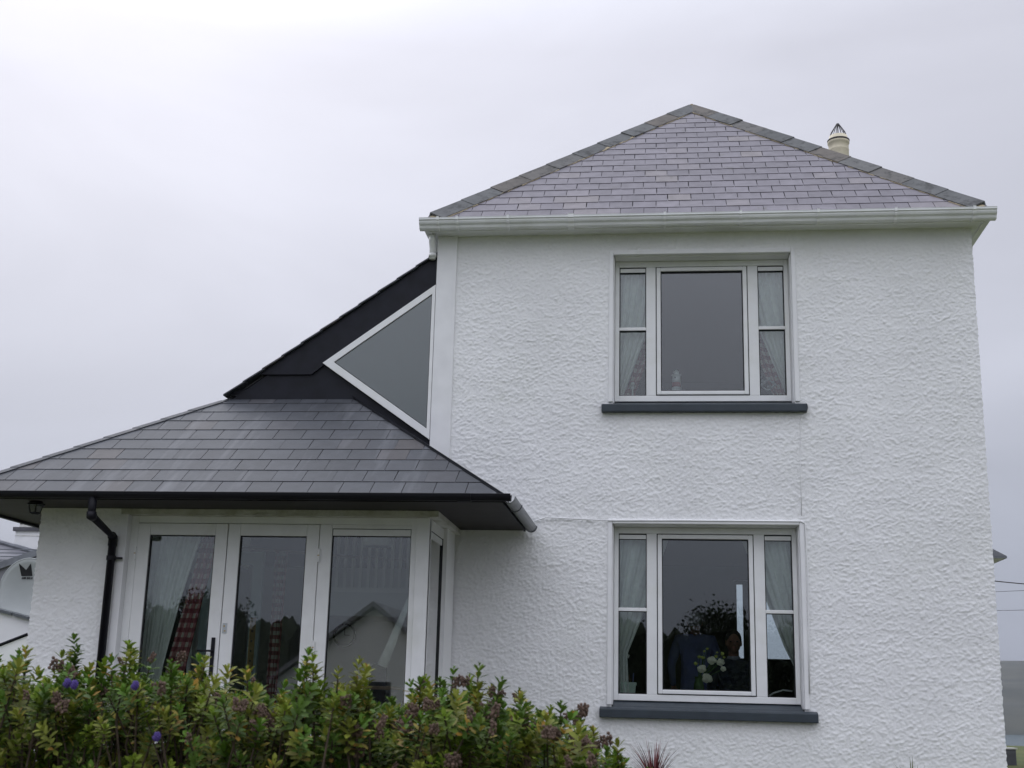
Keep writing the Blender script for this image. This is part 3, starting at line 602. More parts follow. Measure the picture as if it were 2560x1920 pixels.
box('pane', PX0+.088, PX0+.092, -.74, .88, 1.66, 2.94, 'glass_far', swn); box('pane', PX0+.088, PX0+.092, .94, 2.54, 1.66, 2.94, 'glass_far', swn)
box('porch_back_wall', PX0+.2, TX0-.01, 4.2, 4.3, GZ, 3.2, 'hall_wall', house); box('landing_shade_wall', PX0+.2, TX0-.01, 4.2, 4.3, 3.201, 6.0, 'interior_dark', house)  # upper part painted dark to stand for the dim landing void
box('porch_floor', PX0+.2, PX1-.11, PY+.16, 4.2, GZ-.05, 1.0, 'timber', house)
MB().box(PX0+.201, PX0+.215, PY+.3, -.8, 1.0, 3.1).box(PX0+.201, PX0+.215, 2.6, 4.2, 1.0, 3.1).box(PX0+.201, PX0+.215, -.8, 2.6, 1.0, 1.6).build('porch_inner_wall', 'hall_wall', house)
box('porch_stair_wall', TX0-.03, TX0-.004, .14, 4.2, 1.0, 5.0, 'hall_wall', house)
box('porch_ceiling', PX0+.2, PX1-.16, PY+.16, -.5, 3.14, 3.165, 'hall_wall', house)
# door set
Y0 = PY+.075
fr = MB().frame(DX0, DX1-.085, 1.0, DZ-.004, Y0, Y0+.065, .075, .05, .08, .065)
fr.box(-3.10, -2.985, Y0, Y0+.065, 1.08, DZ-.069)
pf = fr.build('door_frame', 'upvc', house, bevel=.005)
post = box('corner_post', PX1-.205, PX1-.085, Y0-.025, Y0+.05, 1.0, DZ-.006, 'upvc', house, .006)
def leaf(x0, x1, hinge_left):
    z0, z1 = 1.08, 3.056; yl = Y0-.012
    o = MB().frame(x0+.004, x1-.004, z0, z1-.004, yl, yl+.06, .115, .115, .14, .108).build('french_door', 'upvc', house, bevel=.006)
    MB().frame(x0+.119, x1-.119, z0+.14, z1-.112, yl+.012, yl+.05, .008, .008, .008, .008).build('gasket', 'gasket', o)
    box('pane', x0+.127, x1-.127, yl+.03, yl+.034, z0+.148, z1-.12, 'glass', o)
    hx = x0-.008 if hinge_left else x1+.002
    for hz in (2.77, 1.95, 1.2):
        m = MB().tube([(hx+.004,yl-.008,hz-.06),(hx+.004,yl-.008,hz+.06)], .011, 10); m.box(hx-.012, hx+.02, yl-.004, yl+.01, hz-.05, hz+.05)
        m.build('hinge', 'upvc', o)
        MB().box(hx-.004, hx+.012, yl-.02, yl-.018, hz-.004, hz+.004).build('hinge_pin', 'brass', o)
    return o, yl
d1, yl = leaf(-4.83, -3.965, True); d2, _ = leaf(-3.965, -3.10, False)
hxx = -3.965-.055
MB().box(hxx-.018, hxx+.018, yl-.012, yl, 1.68, 2.02).build('handle_plate', 'black_upvc', d1, bevel=.004)
MB().tube([(hxx,yl-.01,1.90),(hxx,yl-.05,1.90),(hxx-.13,yl-.05,1.90)], .009, 10).build('handle', 'black_upvc', d1, True)
k_ = MB().box(-3.965+.02, -3.965+.06, yl-.006, yl, 2.06, 2.15); ks = k_.build('lock_plate', 'silver', d2)
MB().box(-3.965+.03, -3.965+.042, yl-.009, yl-.006, 2.115, 2.13).box(-3.965+.036, -3.965+.052, yl-.009, yl-.006, 2.075, 2.085).build('lock_button', 'brass', ks)
# fixed light beside the doors
a, b = -2.985, -2.25
fx = MB().box(a, b, Y0+.002, Y0+.06, 1.08, 1.16).box(a, b, Y0+.002, Y0+.06, 3.02, DZ-.07).box(b, PX1-.205, Y0-.004, Y0+.06, 1.0, DZ-.006).build('fixed_window', 'upvc', house, bevel=.004)
MB().frame(a, b, 1.16, 3.02, Y0+.016, Y0+.055, .007, .007, .007, .007).build('gasket', 'gasket', fx)
box('vent_strip', a+.007, b-.007, Y0+.004, Y0+.05, 2.955, 3.013, 'upvc', fx, .003); box('gasket', a+.007, b-.007, Y0+.014, Y0+.05, 2.948, 2.955, 'gasket', fx)
box('pane', a+.007, b-.007, Y0+.03, Y0+.034, 1.167, 2.948, 'glass', fx)
# window in the return
xr = PX1-.085
s = MB().box(xr-.06, xr, Y0+.05, Y0+.09, 1.0, DZ-.006).box(xr-.06, xr, -.53, -.50, 1.0, DZ-.006).box(xr-.06, xr, Y0+.09, -.53, 1.0, 1.1).box(xr-.06, xr, Y0+.09, -.53, 3.02, DZ-.006)
sw = s.build('side_window', 'upvc', house, bevel=.004)
MB().box(xr-.05, xr-.004, Y0+.09, Y0+.098, 1.1, 3.02).box(xr-.05, xr+.002, -.55, -.53, 1.1, 3.02).box(xr-.05, xr-.004, Y0+.098, -.55, 3.012, 3.02).build('gasket', 'gasket', sw)
box('vent_strip', xr-.045, xr-.004, Y0+.1, -.54, 2.955, 3.01, 'upvc', sw); box('pane', xr-.016, xr-.012, Y0+.098, -.55, 1.1, 2.955, 'glass', sw)

# rear wing behind the right corner: only its eaves corner shows
tipc = Vector((4.178, 3.5, 3.35)); wy1 = 8.0
mb = MB(); wing = MB().box(TX1+.002, tipc.x-.35, tipc.y+.35, wy1-.35, GZ-.2, 3.352).build('wing_wall', 'roughcast', house)
q = [Vector((TX1,tipc.y,3.38)), Vector((tipc.x,tipc.y,3.38)), Vector((tipc.x,wy1,3.38)), Vector((TX1,wy1,3.38))]
mb.add([q[0], q[1], q[2], q[3], Vector((TX1,tipc.y+1.05,4.2)), Vector((TX1,wy1-1.05,4.2))], [(0,1,4),(1,2,5,4),(2,3,5),(0,4,5,3),(3,2,1,0)])
mb.build('wing_roof', 'slate_porch', wing)
MB().box(TX1+.003, tipc.x-.02, tipc.y+.02, tipc.y+.35, 3.352, 3.36).box(tipc.x-.35, tipc.x-.02, tipc.y+.35, wy1-.02, 3.352, 3.36).build('wing_soffit', 'plaster_dirty', wing)
MB().box(TX1+.003, tipc.x, tipc.y, tipc.y+.02, 3.355, 3.378).box(tipc.x-.02, tipc.x, tipc.y+.02, wy1, 3.355, 3.378).build('wing_fascia', 'lead', wing)

# cable clipped along the wall and a loop at the upper sill
def tubeobj(name, pts, r, m, parent=None, k=6): return MB().tube(pts, r, k).build(name, m, parent, True)
cab = [at(1322,1316,-.03), at(1338,1302,-.03), at(1365,1293,-.03), at(1440,1297,-.03), at(1525,1301,-.035), at(1700,1301,-.035), at(2003,1303,-.035), at(2012,1310,-.035), at(2019,1420,-.035), at(2022,1600,-.035), at(2024,1735,-.035)]
tag(tubeobj('wall_cable', [p+Vector((0,.004,0)) for p in cab], .006, 'plaster'), 'thin white cable clipped along the wall above the ground floor window', 'cable')
lp = [at(1995,1003,-.05), at(2006,1000,-.06), at(2017,1006,-.085), at(2021,1020,-.09), at(2017,1034,-.085), at(2003,1041,-.05), at(2000,1052,-.028), at(2001,1170,-.028), at(2004,1290,-.028)]
tag(tubeobj('sill_wire', lp, .0035, 'plaster'), 'thin wire looped round the right end of the upper sill and hanging down the wall', 'wire')

# ------------------------------------------------------------------ lantern under the left eaves
lan = thing('eaves_lantern', at(90,1285,-1.72), 'small black lantern hanging under the left end of the porch eaves', 'lantern')
lq = at(90, 1262, -1.72); lx, ly, lz = lq.x, -1.72, 3.055
MB().lathe((lx,ly,lz), [(.03,0),(.05,.01),(.05,.02)], 6).build('base', 'black_upvc', lan)
MB().lathe((lx,ly,lz+.10), [(.05,0),(.06,.008),(.06,.03)], 12).build('mount', 'black_upvc', lan)
MB().lathe((lx,ly,lz+.085), [(.085,0),(.088,.012),(.05,.025),(.015,.03)], 6).build('cage', 'black_upvc', lan)
MB().lathe((lx,ly,lz+.02), [(.044,0),(.064,.065)], 6).build('lamp_glass', 'glass_far', lan)
mb = MB()
for i in range(6):
    t = math.pi/3*i; mb.tube([(lx+.05*math.cos(t),ly+.05*math.sin(t),lz+.018),(lx+.070*math.cos(t),ly+.070*math.sin(t),lz+.088)], .004, 5)
mb.build('cage_bar', 'black_upvc', lan)

# ------------------------------------------------------------------ curtains and things behind the glass
def curtain(name, left, right, Y, folds, amp, m, label, cat='curtain', group=None, n=60, uv=None, parent=None):
    """left/right: lists of (x, z) from top to bottom"""
    k = 26; V = []; UVs = []
    def samp(L_, t):
        f = t*(len(L_)-1); i = min(int(f), len(L_)-2); f -= i; return (L_[i][0]*(1-f)+L_[i+1][0]*f, L_[i][1]*(1-f)+L_[i+1][1]*f)
    for j in range(k+1):
        t = j/k; a = samp(left, t); b = samp(right, t)
        for i in range(n+1):
            u = i/n; ph = 2*math.pi*folds*u+.5*math.sin(3*u+t*1.5)
            V.append((a[0]+(b[0]-a[0])*u, Y+amp*math.sin(ph)+amp*.4*math.sin(2.3*ph+1), a[1]+(b[1]-a[1])*u)); UVs.append((u, t))
    Fc = [(j*(n+1)+i, j*(n+1)+i+1, (j+1)*(n+1)+i+1, (j+1)*(n+1)+i) for j in range(k) for i in range(n)]
    o = mesh(name, V, Fc, m, parent, True)
    if uv:
        lay = o.data.uv_layers.new(name='UVMap')
        for lo in o.data.loops: u, t = UVs[lo.vertex_index]; lay.data[lo.index].uv = (u*uv[0], t*uv[1])
    md = o.modifiers.new('thick', 'SOLIDIFY'); md.thickness = .003
    if label: tag(o, label, cat, group)
    return o
x0, x1, z0, z1 = UW
curtain('curtain', [(x0-.12,z1+.1),(x0-.12,5.3),(x0-.1,4.56)], [(x0+.52,z1+.1),(x0+.34,5.3),(x0+.07,4.56)], .31, 7, .020, 'curtain_cream', 'pale net curtain in the left side light of the upper window', n=90)
curtain('curtain', [(x1-.52,z1+.1),(x1-.30,5.3),(x1-.02,4.56)], [(x1+.12,z1+.1),(x1+.12,5.3),(x1+.1,4.56)], .31, 7, .020, 'curtain_cream', 'pale net curtain in the right side light of the upper window', n=90)
curtain('check_curtain', [(x0-.1,z1+.1),(x0-.1,5.3),(x0-.1,4.5)], [(x0+.40,z1+.1),(x0+.44,5.3),(x0+.16,4.5)], .40, 5, .02, 'gingham', 'faded red checked curtain behind the left net of the upper window', uv=(8,18))
curtain('check_curtain', [(x1-.40,z1+.1),(x1-.40,5.3),(x1-.12,4.5)], [(x1+.1,z1+.1),(x1+.1,5.3),(x1+.1,4.5)], .40, 5, .02, 'gingham', 'faded red checked curtain behind the right net of the upper window', uv=(8,18))
x0, x1, z0, z1 = LW
curtain('curtain', [(x0-.15,z1+.1),(x0-.15,2.7),(x0-.1,2.2),(x0-.05,2.0),(x0-.07,1.58)], [(x0+.62,z1+.1),(x0+.40,2.7),(x0+.26,2.3),(x0+.14,2.0),(x0+.16,1.58)], .33, 6, .024, 'curtain_cream', 'cream curtain tied back at the left of the ground floor window', n=80)
tag(tubeobj('curtain_tie', [(x0-.06,.33,2.06),(x0+.05,.325,2.0),(x0+.15,.34,1.975),(x0+.16,.39,1.99),(x0-.05,.41,2.07)], .012, 'curtain_cream'), 'cream tie band round the gathered left curtain', 'tie band')
curtain('curtain', [(x1-.62,z1+.1),(x1-.36,2.7),(x1-.14,2.1),(x1-.02,1.85),(x1,1.58)], [(x1+.15,z1+.1),(x1+.15,2.7),(x1+.15,2.1),(x1+.12,1.85),(x1+.12,1.58)], .33, 6, .024, 'curtain_cream', 'cream curtain swept aside at the right of the ground floor window', n=80)
# lighthouse ornament
p = at(1691, 975, .38); s = is_up
lh = thing('lighthouse_ornament', (p.x,.36,s), 'small red and white striped lighthouse ornament on the upper window sill', 'ornament')
c = (p.x,.36,s)
MB().lathe(c, [(.052,0),(.047,.145)], 20).build('base_band', 'ceramic_white', lh, True); MB().lathe(c, [(.047,.1451),(.045,.195)], 20).build('red_band', 'ceramic_red', lh, True)
MB().lathe(c, [(.045,.1951),(.041,.275)], 20).build('upper_band', 'ceramic_white', lh, True); MB().lathe(c, [(.05,.2751),(.05,.283),(.028,.284),(.028,.31),(.032,.311),(.004,.335)], 20).build('lantern_room', 'ceramic_white', lh)
MB().box(c[0]-.02, c[0]-.008, .312, .325, s+.235, s+.252).build('door_mark', 'ink', lh)
fg = thing('figurine', (x0+.17,.36,is_up), 'tiny white figurine behind the left lower pane of the upper window', 'figurine'); c = (x0+.19,.36,is_up)
MB().lathe(c, [(.03,0),(.012,.02),(.008,.12),(.018,.15),(.004,.17)], 12).build('body', 'ceramic_white', fg, True); MB().ball((c[0],c[1],is_up+.185), .022, 10, 7).build('head', 'ceramic_white', fg, True)
# silvery ornament at the right of the upper window
zo = is_up+.11
orn = thing('scroll_ornament', (1.17,.36,is_up), 'silvery scrolled ornament behind the right lower pane of the upper window', 'ornament')
MB().tube([(1.10+.055*math.cos(t),.36,zo+.06+.05*math.sin(t)) for t in [2*math.pi*i/20 for i in range(21)]], .008, 6).tube([(1.02,.36,is_up),(1.02,.36,zo),(1.0,.36,zo+.1),(1.035,.36,zo+.15)], .01, 6).build('scroll', 'silver', orn, True)
mb = MB()
for i in range(14): mb.ball((1.10+random.uniform(-.1,.15),.36+random.uniform(-.02,.02),zo+random.uniform(.02,.15)), random.uniform(.010,.022), 7, 5)
mb.build('beads', 'silver', orn, True)
# trough with pencils
tr = thing('sill_trough', (-.36,.38,is_lo), 'small pale mint trough on the inner sill of the ground floor window', 'trough')
b_ = MB(); b_.add([(-.47,.33,is_lo),(-.265,.33,is_lo),(-.265,.43,is_lo),(-.47,.43,is_lo),(-.48,.32,is_lo+.10),(-.255,.32,is_lo+.10),(-.255,.44,is_lo+.10),(-.48,.44,is_lo+.10)], BOXF); b_.build('body', 'mint', tr)
box('rim', -.49, -.248, .312, .448, is_lo+.10, is_lo+.13, 'mint', tr, .004)
for i in range(9):
    xx = -.46+.022*i; MB().tube([(xx,.38,is_lo+.12),(xx+random.uniform(-.02,.02),.38,is_lo+.17+random.uniform(0,.05))], .005, 5).build('pencil', ['shirt_blue','ceramic_red','ink','timber'][i % 4], tr)
# flowers
fc = at(1747, 1690, .42); vz = is_lo
vase = thing('flower_vase', (fc.x,.42,vz), 'cream roses and yellow buds in a dark vase behind the ground floor window', 'vase of flowers')
MB().lathe((fc.x,.42,vz), [(.04,0),(.055,.05),(.05,.12),(.035,.17),(.045,.20),(.035,.2),(.02,.05)], 16).build('vase', 'stem', vase, True)
def flower(px, py, r, nm='bloom', m='petal'):
    q = at(px, py, .42); mb = MB(); mb.ball(q, (r*.6,r*.6,r*.55), 10, 6)
    for i in range(9):
        t = 2*math.pi*i/9+random.random(); rr = r*random.uniform(.45,.62); mb.ball((q.x+rr*math.cos(t), q.y+.3*rr*math.sin(t*1.7)-.3*rr, q.z+rr*math.sin(t)*.85), (r*.5,r*.22,r*.42), 7, 5)
    mb.build(nm, m, vase, True); MB().tube([(fc.x,.42,vz+.17),((fc.x+q.x)/2+.01,.42,(vz+.17+q.z)/2),q], .004, 5).build('stalk', 'stem', vase)
for px, py, r in ((1779,1651,.047),(1801,1656,.042),(1755,1672,.047),(1767,1696,.056),(1808,1672,.03)): flower(px, py, r)
for px, py, r in ((1748,1642,.018),(1757,1644,.02),(1739,1659,.02),(1790,1641,.018),(1806,1634,.02),(1761,1628,.013),(1768,1622,.015),(1793,1631,.012),(1810,1643,.014)): flower(px, py, r, 'bud', 'bud')
tag(tubeobj('white_flex', [(1.0,.36,is_lo+.01),(1.08,.36,is_lo+.06),(1.17,.36,is_lo+.09),(1.26,.36,is_lo+.08)], .008, 'ceramic_white', k=8), 'curved white flex behind the right lower pane of the ground floor window', 'flex')

# ---- people in the ground floor room
def person(name, label, joints, radii, edges, shirt, head, facing, hair, skin='skin', collar=None):
    """body grown from a skeleton with a skin modifier; head with face and hair as children"""
    root = joints['pelvis']
    th = thing(name, (root[0], root[1], 1.0), label, 'person')
    names = ['pelvis']+[k for k in joints if k != 'pelvis']; idx = {k: i for i, k in enumerate(names)}
    me = bpy.data.meshes.new('body'); me.from_pydata([joints[k] for k in names], [(idx[a], idx[b]) for a, b in edges], []); me.materials.append(MAT[shirt])
    o = link(bpy.data.objects.new('body', me), th)
    sk = o.modifiers.new('skin', 'SKIN'); sk.use_smooth_shade = True
    for i, k in enumerate(names): me.skin_vertices[0].data[i].radius = radii[k]; me.skin_vertices[0].data[i].use_root = (i == 0)
    sb = o.modifiers.new('sub', 'SUBSURF'); sb.levels = 2; sb.render_levels = 2
    hx, hy, hz = head; f = facing
    h = MB().ball(head, (.076,.095,.118), 16, 12).ball((hx,hy+f*.095,hz-.012), (.014,.022,.022), 8, 6).ball((hx,hy+f*.05,hz-.075), (.045,.05,.045), 10, 7)
    for s_ in (-1, 1): h.ball((hx+s_*.077,hy,hz-.008), (.012,.022,.034), 8, 6)
    h.tube([(hx,hy-f*.005,hz-.09),(hx,hy-f*.015,hz-.2)], .055, 12)
    h.build('head', skin, th, True)
    MB().ball((hx,hy-f*.018,hz+.03), (.086,.098,.108), 14, 10).build('hair', hair, th, True)
    e = MB()
    for s_ in (-1, 1): e.ball((hx+s_*.031,hy+f*.083,hz+.004), (.013,.008,.008), 8, 5)
    e.build('eyes', 'ink', th, True); MB().ball((hx,hy+f*.088,hz-.058), (.024,.010,.007), 8, 5).build('mouth', 'lip', th, True)
    if collar: MB().lathe((hx,hy-f*.01,hz-.185), [(.075,0),(.068,.035),(.060,.04)], 14).build('collar', collar, th, True)
    hd = MB()                                             # hands: palm, four fingers, thumb
    for side in ('l', 'r'):
        w_ = Vector(joints['wrist_'+side]); e_ = Vector(joints['elbow_'+side]); d = (w_-e_).normalized(); sdw = d.cross(Vector((0,0,1))); sdw = sdw.normalized() if sdw.length > .1 else Vector((1,0,0)); dnv = d.cross(sdw)
        hd.tube([w_-d*.01, w_+d*.04, w_+d*.085], [.024,.034,.03], 10)
        for j in range(4):
            b0 = w_+d*.08+sdw*(.024-.016*j); ln = (.058,.070,.074,.066)[3-j]
            hd.tube([b0, b0+d*ln*.5+dnv*.006, b0+d*ln*.8+dnv*.025, b0+d*ln*.9+dnv*.042], [.0085,.008,.0075,.006], 7)
        t0 = w_+d*.03+sdw*.028; hd.tube([t0, t0+d*.03+sdw*.02, t0+d*.055+sdw*.022+dnv*.01], [.011,.010,.007], 7)
    hd.build('hands', skin, th, True)
    return th
E_ = [('pelvis','waist'),('waist','chest'),('chest','neck'),('chest','sh_l'),('sh_l','elbow_l'),('elbow_l','wrist_l'),('chest','sh_r'),('sh_r','elbow_r'),('elbow_r','wrist_r'),('pelvis','hip_l'),('hip_l','knee_l'),('knee_l','ankle_l'),('ankle_l','toe_l'),('pelvis','hip_r'),('hip_r','knee_r'),('knee_r','ankle_r'),('ankle_r','toe_r')]
RAD = dict(pelvis=(.17,.13), waist=(.16,.12), chest=(.19,.13), neck=(.06,.06), sh_l=(.075,.075), sh_r=(.075,.075), elbow_l=(.05,.05), elbow_r=(.05,.05), wrist_l=(.034,.034), wrist_r=(.034,.034), hip_l=(.10,.10), hip_r=(.10,.10), knee_l=(.068,.068), knee_r=(.068,.068), ankle_l=(.045,.045), ankle_r=(.045,.045), toe_l=(.045,.03), toe_r=(.045,.03))
h1 = at(1737, 1556, 2.1); X, Yp, zf = h1.x, 2.1, 1.0
J1 = dict(pelvis=(X,Yp,1.92), waist=(X,Yp,2.1), chest=(X,Yp,2.32), neck=(X,Yp,2.47), sh_l=(X-.19,Yp,2.40), sh_r=(X+.19,Yp,2.40), elbow_l=(X-.27,Yp+.02,2.12), elbow_r=(X+.27,Yp+.02,2.12), wrist_l=(X-.24,Yp+.14,1.90), wrist_r=(X+.24,Yp+.14,1.90), hip_l=(X-.09,Yp,1.84), hip_r=(X+.09,Yp,1.84), knee_l=(X-.10,Yp+.02,1.46), knee_r=(X+.10,Yp+.02,1.46), ankle_l=(X-.10,Yp,1.085), ankle_r=(X+.10,Yp,1.085), toe_l=(X-.11,Yp+.16,1.035), toe_r=(X+.11,Yp+.16,1.035))
dz = h1.z-2.60
J1 = {k: ((v[0], v[1], v[2]+dz) if v[2] > 1.7 else (v[0], v[1], 1.0+(v[2]-1.0)*(1+dz*.9))) for k, v in J1.items()}
person('person', 'person in a blue shirt standing with their back to the ground floor window', J1, RAD, E_, 'shirt_blue', (h1.x,Yp,h1.z), 1, 'hair_grey')
h2 = at(1834, 1606, 1.35); X, Yp = h2.x, 1.35; b = h2.z
J2 = dict(pelvis=(X,Yp+.05,b-.72), waist=(X,Yp+.04,b-.55), chest=(X,Yp,b-.33), neck=(X,Yp,b-.17), sh_l=(X-.18,Yp,b-.25), sh_r=(X+.18,Yp,b-.25), elbow_l=(X-.25,Yp-.06,b-.5), elbow_r=(X+.25,Yp-.06,b-.5), wrist_l=(X-.14,Yp-.27,b-.58), wrist_r=(X+.14,Yp-.27,b-.58), hip_l=(X-.10,Yp+.02,b-.74), hip_r=(X+.10,Yp+.02,b-.74), knee_l=(X-.12,Yp-.38,b-.74), knee_r=(X+.12,Yp-.38,b-.74), ankle_l=(X-.12,Yp-.36,1.08), ankle_r=(X+.12,Yp-.36,1.08), toe_l=(X-.13,Yp-.5,1.035), toe_r=(X+.13,Yp-.5,1.035))
person('person', 'person with dark hair in a dark jacket sitting facing the ground floor window', J2, RAD, E_, 'jacket', (h2.x,Yp,h2.z), -1, 'hair_dark', collar='shirt_pale')
st = thing('chair', (X,Yp+.05,1.0), 'dark chair under the person facing the ground floor window', 'chair'); sz = b-.87
box('seat', X-.22, X+.22, Yp-.2, Yp+.26, sz-.04, sz, 'chair_black', st, .01); box('backrest', X-.21, X+.21, Yp+.24, Yp+.27, sz+.1, sz+.42, 'chair_black', st, .01)
for sx in (-.2,.2):
    for sy in (-.18,.25): MB().tube([(X+sx,Yp+sy,1.0),(X+sx,Yp+sy,sz-.03 if sy < 0 else sz+.42)], .016, 8).build('leg', 'chair_black', st)

# ---- things in the sun porch
def pt(px, py, Y): return at(px, py, Y)
a1, a2 = pt(372,1335,-.95), pt(372,1700,-.95)
curtain('curtain', [(-4.86,3.1),(-4.86,2.4),(-4.83,1.75),(-4.80,1.2)], [(-4.28,3.1),(-4.46,2.4),(-4.58,1.75),(-4.62,1.2)], -.98, 9, .022, 'curtain_cream', 'cream pleated curtain inside the left french door', n=90)
curtain('check_curtain', [(-4.30,3.1),(-4.44,2.4),(-4.58,1.75),(-4.62,1.2)], [(-4.12,3.1),(-4.27,2.4),(-4.38,1.75),(-4.45,1.2)], -.93, 3, .02, 'gingham', 'red and white checked curtain edge inside the left french door', n=40, uv=(3,22))
cb = pt(690,1600,.15)
curtain('check_curtain', [(cb.x-.07,2.95),(cb.x-.08,1.2)], [(cb.x+.06,2.95),(cb.x+.04,1.2)], .15, 4, .025, 'gingham', 'red and white checked curtain deep in the porch behind the right french door', n=50, uv=(3,22))
tag(tubeobj('curtain_rail', [(-4.9,-.4,2.98),(-2.6,1.25,2.98)], .014, 'timber', k=8), 'thin wooden rail slanting across the porch behind the french doors', 'rail')
idr = thing('inner_door', (-4.3,.4,1.0), 'pale blue-green glazed inner door standing in the porch behind the french doors', 'door'); fx = pt(640,1600,.4).x
MB().frame(fx-.62, fx+.02, 1.0, 2.98, .4, .45, .11, .11, .2, .13).build('door_leaf', 'pale_door', idr); box('pane', fx-.51, fx-.09,   .422, .426, 1.2, 2.85, 'glass_far', idr)
wp = thing('wall_plaque', (fx-.03,.39,1.85), 'long brass plaque with dark dots on the pale inner door', 'plaque')
box('plate', fx-.075, fx-.01,   .385, .399, 1.75, 2.3, 'brass', wp, .01)
for i in range(4): box('dot', fx-.05, fx-.035,   .381, .385, 1.85+.1*i, 1.87+.1*i, 'ink', wp)
lsp = pt(942,1366,-.15); ls = thing('lamp_shade', (lsp.x,-.15,lsp.z), 'white drum lamp shade hanging high inside the porch', 'lamp shade')
MB().lathe((lsp.x,-.15,lsp.z), [(.14,0),(.13,.22),(.128,.22),(.137,.0)], 28).build('shade', 'ceramic_white', ls, True); MB().tube([(lsp.x,-.15,lsp.z+.2),(lsp.x,-.15,3.9)], .006, 6).tube([(lsp.x-.13,-.15,lsp.z+.2),(lsp.x+.13,-.15,lsp.z+.2)], .004, 6).build('flex', 'ceramic_white', ls)
bl = thing('balustrade', (-2.9,.8,3.1), 'white spindle balustrade of the landing seen through the porch window', 'balustrade')
zb = pt(930,1470,.8).z; box('bottom_rail', -3.5, -2.4,   .77, .83, zb-.05, zb, 'ceramic_white', bl); box('top_rail', -3.5, -2.4,   .76, .84, zb+.85, zb+.91, 'ceramic_white', bl)
box('landing_edge', -3.55, -2.4,   .75, 1.7, zb-.3, zb-.051, 'hall_wall', bl)
for i in range(13): box('spindle', -3.46+.085*i, -3.43+.085*i,   .785, .815, zb, zb+.85, 'ceramic_white', bl)
cp = pt(862,1588,1.6); ck = thing('wall_clock', (cp.x,4.0,cp.z), 'round dark-rimmed clock on the rear wall of the porch', 'clock'); cp = pt(862,1588,4.18)
def disc(c, r0, r1, y0, y1, k=32):
    V = []; 
    for r_, y in ((r0,y0),(r1,y0),(r1,y1),(r0,y1)): V += [(c.x+r_*math.cos(2*math.pi*j/k), y, c.z+r_*math.sin(2*math.pi*j/k)) for j in range(k)]
    return V, [(i*k+j, i*k+(j+1) % k, ((i+1) % 4)*k+(j+1) % k, ((i+1) % 4)*k+j) for i in range(4) for j in range(k)]
MB().add(*disc(cp, .13, .155, 4.15, 4.19)).build('rim', 'chair_black', ck); MB().add(*disc(cp, .001, .13, 4.17, 4.185)).build('face', 'hall_wall', ck)
MB().box(cp.x-.004, cp.x+.004, 4.163, 4.168, cp.z, cp.z+.1).box(cp.x, cp.x+.07, 4.163, 4.168, cp.z-.004, cp.z+.004).build('hands', 'ink', ck)
pc = pt(944,1690,-.55); c2 = thing('porch_chair', (pc.x,-.5,1.0), 'dark round-topped chair behind the fixed porch window', 'chair'); top = pt(944,1656,-.55).z
prf = [(-.075,-.5),(.075,-.5)]+[(.075*math.cos(t), .075*math.sin(t)) for t in [math.pi*i/10 for i in range(11)]]
MB().prism([Vector((pc.x+a*1.1,-.55,top-.085+b*(1.1 if b > 0 else .6))) for a, b in prf], (0,.03,0)).build('backrest', 'chair_black', c2); box('seat', pc.x-.2, pc.x+.2, -.52, -.12, 1.42, 1.47, 'chair_black', c2, .01)
for sx in (-.17,.17):
    for sy in (-.5,-.15): MB().tube([(pc.x+sx,sy,1.0),(pc.x+sx,sy,1.43)], .015, 8).build('leg', 'chair_black', c2)
tb = thing('porch_table', (-2.6,-.7,1.0), 'low wooden table behind the fixed porch window', 'table'); tz = pt(930,1715,-.8).z
box('top', -2.95, -2.25, -1.0, -.62, tz-.03, tz, 'timber', tb, .005)
for sx in (-2.9,-2.3):
    for sy in (-.96,-.66): box('leg', sx-.02, sx+.02, sy-.02, sy+.02, 1.0, tz-.03, 'timber', tb)
pf1, pf2 = pt(1020,1440,-.7), pt(956,1665,-.7)
tag(MB().tube([Vector((-2.27,-.7,pf1.z)), pf2], [.012,.05], 12).build('closed_parasol', 'curtain_cream', None, True), 'furled pale parasol leaning behind the fixed porch window', 'parasol')

# ------------------------------------------------------------------ dish and neighbouring buildings on the left
DY = 6.6; dcn = at(72, 1482, DY); R_ = .49
dish = thing('satellite_dish', (dcn.x, DY, dcn.z-R_), 'large pale satellite dish with a black M emblem beside the porch corner', 'satellite dish')
def dish_pt(r, t): return Vector((dcn.x+r*math.cos(t)*.94, DY+.02-(r/R_)**2*.10, dcn.z+r*math.sin(t)*1.08))
k, nr_ = 48, 8; V = [dish_pt(0,0)]+[dish_pt(R_*(i+1)/nr_, 2*math.pi*j/k) for i in range(nr_) for j in range(k)]
Fc = [(0, 1+(j+1) % k, 1+j) for j in range(k)]+[(1+i*k+j, 1+i*k+(j+1) % k, 1+(i+1)*k+(j+1) % k, 1+(i+1)*k+j) for i in range(nr_-1) for j in range(k)]
do = mesh('reflector', V, Fc, 'dish', dish, True); md = do.modifiers.new('t', 'SOLIDIFY'); md.thickness = .008
MB().tube([dish_pt(R_*1.005, 2*math.pi*j/k) for j in range(k+1)], .011, 6).build('rim', 'dish', dish, True)
def dpx(px, py, off=.012):
    q = at(px, py, DY-.03); rr = math.hypot((q.x-dcn.x)/.94, (q.z-dcn.z)/1.08); return Vector((q.x, DY+.02-(rr/R_)**2*.10-off, q.z))
lg = [dpx(51,1409), dpx(66,1425), dpx(80,1409), dpx(80,1440), dpx(53,1440)]
MB().prism([lg[0],lg[1],lg[4]], (0,.004,0)).prism([lg[1],lg[2],lg[3]], (0,.004,0)).prism([lg[1],lg[3],lg[4]], (0,.004,0)).build('emblem', 'ink', dish)
mb = MB()
